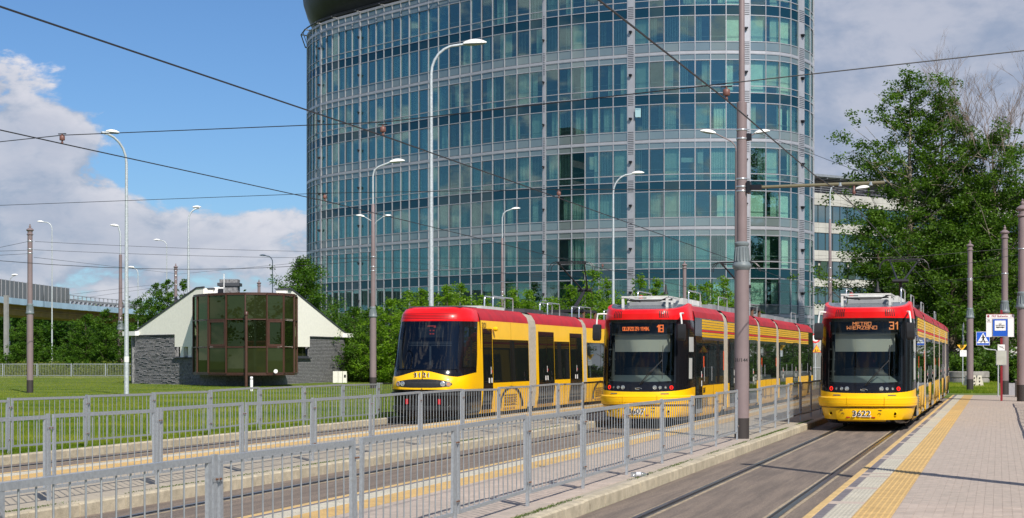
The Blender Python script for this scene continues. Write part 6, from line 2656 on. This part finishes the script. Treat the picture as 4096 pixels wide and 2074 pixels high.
def branch_tree(name, label, cat, base, H, crown, n_limb, n_cl, cl_r, n_leaf, leaf, mat, seed, trunk_r=.18, bark=None, group=None, z0=.15, lean=0.0, bare=0, droop=0.0, pointed=0.0, clear=0.0, trunk_name='trunk'):
    """crown: list of (height fraction, radius); limbs leave the trunk and carry leaf clusters"""
    rr = random.Random(seed)
    t = thing(name, label, cat, base, 0, group)
    bark = bark or m_bark
    tr = MB()
    nseg = 8
    wob = [Vector((rr.gauss(0, .012) * H * k / nseg, rr.gauss(0, .012) * H * k / nseg, 0)) for k in range(nseg + 1)]
    tp = [Vector((lean * H * (k / nseg) ** 1.5, 0, H * .96 * k / nseg)) + wob[k] * .6 for k in range(nseg + 1)]
    tr.tube([p - Vector((0, 0, .15)) if k == 0 else p for k, p in enumerate(tp)], [trunk_r * (1 - .93 * k / nseg) + .008 for k in range(nseg + 1)], 8)

    def rad(f):
        for (a, c) in zip(crown, crown[1:]):
            if a[0] <= f <= c[0]:
                return a[1] + (c[1] - a[1]) * (f - a[0]) / max(1e-6, c[0] - a[0])
        return .1
    def trunk_at(z):
        f = min(.999, max(0, z / (H * .96))) * nseg
        k = int(f)
        return tp[k].lerp(tp[k + 1], f - k)
    limbs = MB()
    cl = []
    for i in range(n_limb):
        f = z0 + (1 - z0) * ((i + rr.random()) / n_limb) ** .9
        f = min(f, .985)
        az = i * 2.4 + rr.uniform(-.5, .5)
        L = rad(f) * rr.choice((.6, .8, 1.0, 1.0, 1.25)) * rr.uniform(.85, 1.08)
        st = trunk_at(max(z0 * .7 * H, f * H - L * .55))
        en = Vector((math.cos(az) * L, math.sin(az) * L, 0)) + Vector((trunk_at(f * H).x, trunk_at(f * H).y, min(f * H + L * rr.uniform(-.05, .25) - droop * L, H * 1.0)))
        mid = st.lerp(en, .5) + Vector((0, 0, -.06 * L + rr.uniform(-.05, .1) * L)) + Vector((rr.gauss(0, .06), rr.gauss(0, .06), 0)) * L
        r_ = max(.012, trunk_r * .34 * (1 - f * .75))
        limbs.tube([st, mid, en], [r_, r_ * .6, r_ * .2], 5, cap=False)
        nc = max(2, int(n_cl * (.5 + L / max(.1, max(c[1] for c in crown)))))
        for k in range(nc):
            g_ = rr.random() ** .7
            p = st.lerp(mid, g_ * 2) if g_ < .5 else mid.lerp(en, g_ * 2 - 1)
            sp_ = .16 + .30 * g_
            o = Vector((rr.gauss(0, sp_), rr.gauss(0, sp_), rr.gauss(0, sp_ * .7))) * L * .55
            if g_ > .22:
                q = p + o
                cl.append((q, cl_r * rr.uniform(.5, 1.15) * (1 - pointed * f)))
                if rr.random() < .35:
                    limbs.tube([p, q], [r_ * .3, .006], 4, cap=False)
    cl.append((tp[-1], cl_r * .5))
    C = []
    for (q, r_) in cl:
        if q.z < clear:
            continue
        n = max(4, int(n_leaf * (r_ / cl_r) ** 2))
        d = ng.normal(size=(n, 3))
        d /= np.linalg.norm(d, axis=1)[:, None]
        d *= (ng.random(n) ** .55)[:, None] * r_ * np.array([1, 1, .72])
        C.append(d + np.array(q))
    C = np.concatenate(C)
    C = C[C[:, 2] > .05]
    obj('crown', leaf_mesh('crown', C, leaf, mat), t)
    tr.build(trunk_name, bark, t, 60)
    limbs.build('limbs', bark, t, 60)
    # bare twigs standing out of the top
    if bare:
        tb = MB()
        for i in range(bare):
            az = rr.uniform(0, 6.28)
            st = trunk_at(H * rr.uniform(.62, .9)) + Vector((math.cos(az), math.sin(az), 0)) * rr.uniform(0, 2.4)
            def grow(p, d_, L, r_, k):
                q = p + d_ * L
                tb.tube([p, p.lerp(q, .5) + Vector((rr.gauss(0, .05), rr.gauss(0, .05), 0)) * L, q], [r_, r_ * .8, r_ * .55], 4, cap=False)
                if k:
                    for _ in range(3):
                        grow(q if rr.random() < .6 else p.lerp(q, rr.uniform(.5, 1)), (d_ + Vector((rr.gauss(0, .38), rr.gauss(0, .38), rr.uniform(-.05, .35)))).normalized(), L * rr.uniform(.5, .8), r_ * .6, k - 1)
            grow(st, Vector((rr.gauss(0, .22), rr.gauss(0, .22), 1)).normalized(), H * rr.uniform(.10, .16), .05, 4)
        tb.build('bare_twigs', m_twig, t)
    return t


def tpos(px, D, z=0.0):
    return tuple(ud((px - 2048) / FPX * D, D, z))


TREES = 'tall leafy trees behind the right-hand platform'
pc = [(.0, 1.6), (.15, 3.6), (.35, 5.0), (.55, 4.6), (.75, 3.4), (.9, 2.2), (1.0, .4)]


def big(label, px, D, ytop, crown, seed, nl=52, leaf=.24, bare=0, **k):
    H = zpx(ytop, D)
    return branch_tree('leafy_tree', label, 'tree', tpos(px, D), H, crown, nl, 8, .80, 84, leaf, lf_dark, seed, trunk_r=.42, group=TREES, z0=.10, bare=bare, clear=2.6, bark=m_barkl if seed % 2 else m_bark, **k)


big('tallest leafy tree in the middle of the right-hand group, standing behind the tram roof', 3640, 132, 295, [(.0, 1.0), (.12, 3.2), (.3, 4.8), (.5, 5.4), (.7, 5.3), (.88, 4.0), (1.0, 1.4)], 21, nl=84)
big('leafy tree with bare twigs at its top, right of the tallest tree', 3775, 134, 385, [(.0, 2), (.15, 4.6), (.35, 5.0), (.6, 4.6), (.8, 3.6), (1.0, .9)], 22, nl=78, bare=8)
big('leafy tree with large bare crown branches at the right picture edge', 3975, 130, 520, [(.0, 2), (.15, 4.4), (.4, 5.2), (.7, 5.0), (.9, 4.0), (1.0, 1.4)], 23, nl=80, bare=22)
big('leafy tree with low hanging branches in front of the white building', 3520, 128, 840, [(.0, 2), (.2, 3.6), (.5, 3.8), (.8, 2.7), (1.0, .6)], 24, nl=44)
big('dark leafy tree low behind the stop sign', 3880, 138, 720, [(.0, 3), (.2, 5.0), (.5, 5.0), (.8, 3.2), (1.0, .5)], 26, nl=56)
big('leafy tree just outside the right picture edge', 4200, 132, 520, [(.0, 2), (.2, 5), (.5, 5.4), (.8, 3.6), (1.0, .6)], 27, nl=60)
# trees along the right side outside the frame (the row continued, to darken what the tram windows mirror)
for k, (x, y, H) in enumerate(((17, 44, 12), (18, 56, 13), (16.5, 68, 12), (19, 80, 14), (17, 94, 13), (20, 32, 11), (21, 108, 14), (23, 18, 11))):
    branch_tree('leafy_tree', 'tree outside the picture in the row beyond the right-hand platform, ' + ('nearest but three', 'third', 'fourth', 'fifth', 'sixth', 'second', 'farthest', 'nearest')[k], 'tree', (x, y, 0), H, [(0, 1.5), (.2, 3.6), (.5, 4.2), (.8, 3), (1, .5)], 26, 8, 1.15, 34, .5, lf_dark, 60 + k, trunk_r=.25, group='row of trees right of the platform')

SAP = 'young maples growing between the tracks and the tower'


def sap(label, px, D, ytop, w, seed, mat=None, nl=30, leaf=.16, name='young_maple', group=SAP, low=.05, n_leaf=66):
    H = zpx(ytop, D)
    w *= 1.22
    cr = [(0, w * .8), (.2, w), (.45, w * .95), (.7, w * .72), (.88, w * .42), (1, .14)]
    return branch_tree(name, label, 'tree' if name != 'bush' else 'bush', tpos(px, D), H, cr, nl, 9, .55, n_leaf, leaf, mat or lf_mid, seed, trunk_r=.07, group=group, z0=low, pointed=.45)


rows_ = [
    (1345, 118, 1215, 1.7, 0, 'young maple touching the left edge of the tower, behind the house gable'),
    (1415, 116, 1225, 1.5, 0, 'slim young maple rising right of the house gable'),
    (1475, 112, 1240, 1.9, 0, 'young maple directly behind the brown lamp mast'),
    (1560, 108, 1195, 1.7, 1, 'young maple behind the left end of the plain yellow tram'),
    (1640, 110, 1165, 1.5, 1, 'pointed young maple left of the bright lamp behind the plain tram'),
    (1690, 106, 1150, 1.3, 1, 'thin young maple right behind the bright lamp pole'),
    (1790, 108, 1140, 1.7, 1, 'young maple behind the roof of the plain tram, right of the lamp'),
    (1850, 110, 1130, 1.4, 1, 'twin-topped young maple above the middle of the plain tram roof'),
    (1930, 107, 1180, 1.6, 1, 'low young maple left of the roof hoops of the plain tram'),
    (2055, 108, 1155, 1.4, 1, 'young maple right of the roof hoops of the plain tram'),
    (2120, 110, 1160, 1.5, 1, 'bushy young maple left of the raised pantograph'),
    (2200, 106, 1190, 1.5, 1, 'low young maple below the arm of the first pantograph'),
    (2285, 108, 1135, 1.2, 1, 'pointed young maple seen through the first pantograph'),
    (2372, 106, 1075, 1.5, 1, 'tallest young maple, just right of the first pantograph'),
    (2430, 109, 1115, 1.2, 1, 'young maple beside the lamp behind the middle tram'),
    (2500, 107, 1190, 1.4, 1, 'low young maple at the left corner of the middle tram roof'),
    (2560, 108, 1098, 1.2, 1, 'pointed young maple above the middle tram, left one of a pair'),
    (2625, 108, 1112, 1.0, 1, 'pointed young maple above the middle tram, right one of a pair'),
    (2765, 107, 1140, 1.2, 1, 'small young maple right of the mast behind the middle tram'),
    (2830, 106, 1125, 1.2, 1, 'young maple above the middle tram roof, just left of the big near mast'),
    (2895, 108, 1105, 1.2, 1, 'tall thin young maple touching the big near mast'),
    (2905, 112, 1180, 1.3, 1, 'low young maple partly behind the big near mast'),
]
for k, (px, D, yt, w, br_, lab) in enumerate(rows_):
    sap(lab, px, D, yt, w, 100 + k, lf_bri if br_ else lf_mid, nl=44 if w > 1.3 else 36)
# dense dark undergrowth below them
UND = ['behind the house gable', 'left of the brown lamp mast', 'right of the brown lamp mast', 'above the front of the plain yellow tram', 'left of the bright lamp pole', 'right of the bright lamp pole', 'above the middle of the plain tram', 'by the first thin mast in front of the tower', 'left of the first pantograph', 'below the first pantograph', 'between pantograph and middle tram', 'above the left corner of the middle tram', 'above the middle tram roof', 'behind the equipment box of the middle tram', 'left of the big near mast', 'right of the big near mast']
for k, (px, D, yt, w) in enumerate(((1330, 124, 1270, 2.4), (1420, 125, 1240, 2.6), (1510, 126, 1225, 2.8), (1600, 124, 1205, 2.6), (1700, 124, 1200, 2.6), (1800, 122, 1190, 2.6), (1900, 122, 1200, 2.6), (2010, 122, 1205, 2.6), (2120, 122, 1205, 2.6), (2230, 122, 1210, 2.6), (2340, 120, 1180, 2.6), (2450, 120, 1200, 2.5), (2560, 118, 1190, 2.0), (2660, 118, 1200, 2.0), (2800, 118, 1200, 2.2), (2900, 118, 1210, 2.2))):
    sap('dense bush before the tower ' + UND[k], px, D, yt, w, 150 + k, lf_deep if k < 4 else lf_mid, nl=34, leaf=.20, name='bush', group='dark bushes under the young maples', low=.03, n_leaf=76)
# trees and bushes left of the house
BG = 'bushes and trees between the lawn and the bridge'
for k, (px, D, yt, w, mat, nm, lab, nl) in enumerate((
    (112, 152, 1272, 2.2, lf_mid, 'bush', 'round green bush behind the brown lawn mast at far left', 60),
    (-20, 150, 1390, 1.9, lf_mid, 'bush', 'low green bush at the far left edge behind the fence', 34),
    (345, 155, 1258, 2.5, lf_mid, 'bush', 'big rounded green bush left of the lamp posts', 56),
    (425, 150, 1235, 1.6, lf_mid, 'young_maple', 'pointed light green maple just left of the lamp posts', 40),
    (285, 148, 1432, 1.2, lf_mid, 'bush', 'low bush in front of the big rounded one', 26),
    (560, 150, 1190, 2.8, lf_mid, 'young_maple', 'dark maple touching the left eave of the house', 46),
    (625, 146, 1130, 2.4, lf_mid, 'young_maple', 'tallest pointed maple above the left roof slope', 46),
    (668, 144, 1118, 1.9, lf_mid, 'young_maple', 'narrow maple left of the distant mast over the roof', 40),
    (735, 142, 1115, 1.5, lf_mid, 'young_maple', 'small maple showing right of the distant mast over the roof', 30),
    (500, 165, 1290, 2.2, lf_deep, 'bush', 'dark bush behind the two lamp posts', 40),
    (1130, 150, 1140, 1.5, lf_mid, 'young_maple', 'small maple showing over the right parapet of the house', 24))):
    sap(lab, px, D, yt, w, 200 + k, mat, nl, .175, nm, BG, .04, 88)
H = zpx(1035, 140)
branch_tree('leafy_tree', 'rounded green tree squeezed between the house roof and the tower', 'tree', tpos(1215, 140), H, [(0, 1.5), (.2, 2.4), (.5, 2.8), (.8, 2.1), (1, .4)], 52, 9, .75, 100, .18, lf_mid, 250, trunk_r=.2, group=BG, z0=.1)
# far dark wood under and beyond the bridge
C = []
for i in range(900):
    px = ng.uniform(-700, 1300)
    D = ng.uniform(236, 262)
    zc = ng.uniform(0, 1) * (8.2 if px < 620 else 9)
    p = ud((px - 2048) / FPX * D, D, zc)
    n = 110
    d = ng.normal(size=(n, 3)) * np.array([1.3, 1.3, 1.0])
    C.append(d + np.array(p))
C = np.concatenate(C)
C = C[C[:, 2] > 0]
o = obj('far_wood', leaf_mesh('far_wood', C, .8, lf_deep))
tag(o, 'dark band of far trees beneath and beyond the road bridge', 'wood', kind='stuff')
# weeds along the far fence
C = []
for i in range(1500):
    px = ng.uniform(-200, 600)
    D = ng.uniform(144.5, 150)
    hh = ng.uniform(.2, 1.5)
    p = ud((px - 2048) / FPX * D, D, 0)
    n = 26
    d = ng.normal(size=(n, 3)) * np.array([.35, .35, 0]) + np.array([0, 0, 1]) * ng.random((n, 1)) * hh
    C.append(d + np.array(p))
C = np.concatenate(C)
o = obj('tall_weeds', leaf_mesh('tall_weeds', C, .14, lf_yel, flat=1.6))
tag(o, 'yellow-green tall weeds growing along the low fence beyond the lawn', 'weeds', kind='stuff')
# shrubs at the right, under the big trees
for k, (px, D, yt, w, lab) in enumerate(((3990, 112, 1385, 1.9, 'dark shrub behind the tram stop sign post'), (3905, 118, 1400, 1.6, 'dark shrub behind the round planter'),
                                        (4075, 108, 1420, 1.2, 'small light shrub at the right edge behind the mast'), (3700, 120, 1440, 1.5, 'dark shrub beside the rear of the right-hand tram'),
                                        (3853, 106, 1455, .55, 'small leafy plant growing in the round planter'), (3790, 124, 1425, 1.5, 'dark shrub at the foot of the tree trunk'))):
    o = sap(lab, px, D, yt, w, 300 + k, lf_dark, 30, .22, 'bush', 'shrubs under the big trees', .04, 50)
    if px == 3853:
        o.location.z = .6
# visible trunks under the crowns
for (px, D, r_, lab) in ((3808, 126, .36, 'thick straight tree trunk left of the mast in the grass'), (3933, 128, .40, 'dark tree trunk behind the crossing sign')):
    H = zpx(900, D)
    branch_tree('leafy_tree', lab, 'tree', tpos(px, D), H, [(0, 1), (.3, 3.8), (.6, 4.2), (.85, 3), (1, .5)], 36, 9, .9, 80, .25, lf_dark, 400 + px, trunk_r=r_, group=TREES, z0=.28, clear=3.6)

# grass blades on the lawn, verge and along the kerb
def grass(name, label, n, xr, Dr, z, hgt, mat, power=2.0, keep=None):
    D = (Dr[0] ** (1 - power) + (Dr[1] ** (1 - power) - Dr[0] ** (1 - power)) * ng.random(n)) ** (1 / (1 - power))
    px = ng.uniform(xr[0], xr[1], n)
    u = (px - 2048) / FPX * D
    X = CT * u - ST * D
    Y = ST * u + CT * D
    ok = keep(X, Y) if keep else np.ones(n, bool)
    X, Y, D = X[ok], Y[ok], D[ok]
    m = len(X)
    pt = np.array([mn.noise((x * .5, y * .5, 3.0)) for x, y in zip(X[::7], Y[::7])])
    pt = np.repeat(pt, 7)[:m] if len(pt) * 7 >= m else np.resize(pt, m)
    h = hgt * ng.uniform(.4, 1.2, m) * (1 + pt * .5)
    w = (.0028 + D * .00013) * ng.uniform(.7, 1.4, m)
    a = ng.uniform(0, 2 * np.pi, m)
    lx, ly = ng.normal(0, .45, m) * h, ng.normal(0, .45, m) * h
    V = np.stack([np.stack([X - np.cos(a) * w, Y - np.sin(a) * w, np.full(m, z)], 1), np.stack([X + np.cos(a) * w, Y + np.sin(a) * w, np.full(m, z)], 1), np.stack([X + lx, Y + ly, z + h], 1)], 1).reshape(-1, 3)
    F = np.arange(3 * m).reshape(m, 3)
    o = obj(name, mesh_np(name, V, F, mat))
    return tag(o, label, 'grass', kind='stuff')


gr_a = M_leaf('grass_blade', (.10, .185, .010), (.34, .36, .05), .45, .22, .1)
grass('grass', 'short bright green lawn grass left of the tracks', 560000, (-350, 1700), (22, 150), .09, .055, gr_a, 1.75, keep=lambda X, Y: (X < LX - .03) & (X > -140))
grass('grass', 'longer grass overhanging the lawn kerb beside the leftmost track', 30000, (-100, 1560), (22, 60), .09, .15, gr_a, 1.4, keep=lambda X, Y: (X < LX + .02) & (X > LX - .5))
grass('grass', 'green grass patch at the end of the right-hand platform', 26000, (3700, 3990), (77, 118), .07, .16, gr_a, 1.3, keep=lambda X, Y: (X < .1) & (X > -3.2) & (Y > 73.8))

# unseen trees and an office block, added to darken reflections in the tower's glass
RB = 'unseen trees added for the tower glass to mirror'
for k, (u, D, H) in enumerate(((-26, -34, 13), (-17, -30, 12), (-8, -36, 14), (2, -31, 12), (11, -35, 13), (20, -30, 14), (30, -34, 12), (40, -30, 13), (-36, -30, 12),
                               (-95, 60, 14), (-105, 76, 15), (-98, 92, 14), (-110, 108, 16), (-100, 44, 14), (-112, 125, 15), (-92, 28, 13))):
    p = ud(u, D)
    branch_tree('leafy_tree', ('unseen added tree behind the camera, ' + ('second', 'third', 'fourth', 'fifth', 'sixth', 'seventh', 'eighth', 'last', 'first')[k] + ' from the left') if k < 9 else ('unseen added tree far out to the left, ' + ('third', 'fourth', 'fifth', 'sixth', 'second', 'farthest', 'nearest')[k - 9] + ' in depth'), 'tree', tuple(p), H, [(0, 1.5), (.2, 4), (.5, 4.8), (.8, 3), (1, .5)], 26, 8, 1.3, 22, .6, lf_dark, 500 + k, trunk_r=.25, group=RB)
p = ud(-118, 62)
ob = thing('office_building', 'unseen dark glazed office block added at far left for the tower glass to mirror', 'office building', tuple(p), TH + R(62))
MB().bx(-16, 16, -7, 7, 0, 44).build('wall', m_pent, ob)
for j in range(13):
    MB().bx(-15.6, 15.6, -7.06, -7.0, 1.2 + j * 3.3, 3.2 + j * 3.3).build('window_row', m_gld, ob)
    MB().bx(-15.6, 15.6, 7.0, 7.06, 1.2 + j * 3.3, 3.2 + j * 3.3).build('window_row', m_gld, ob)
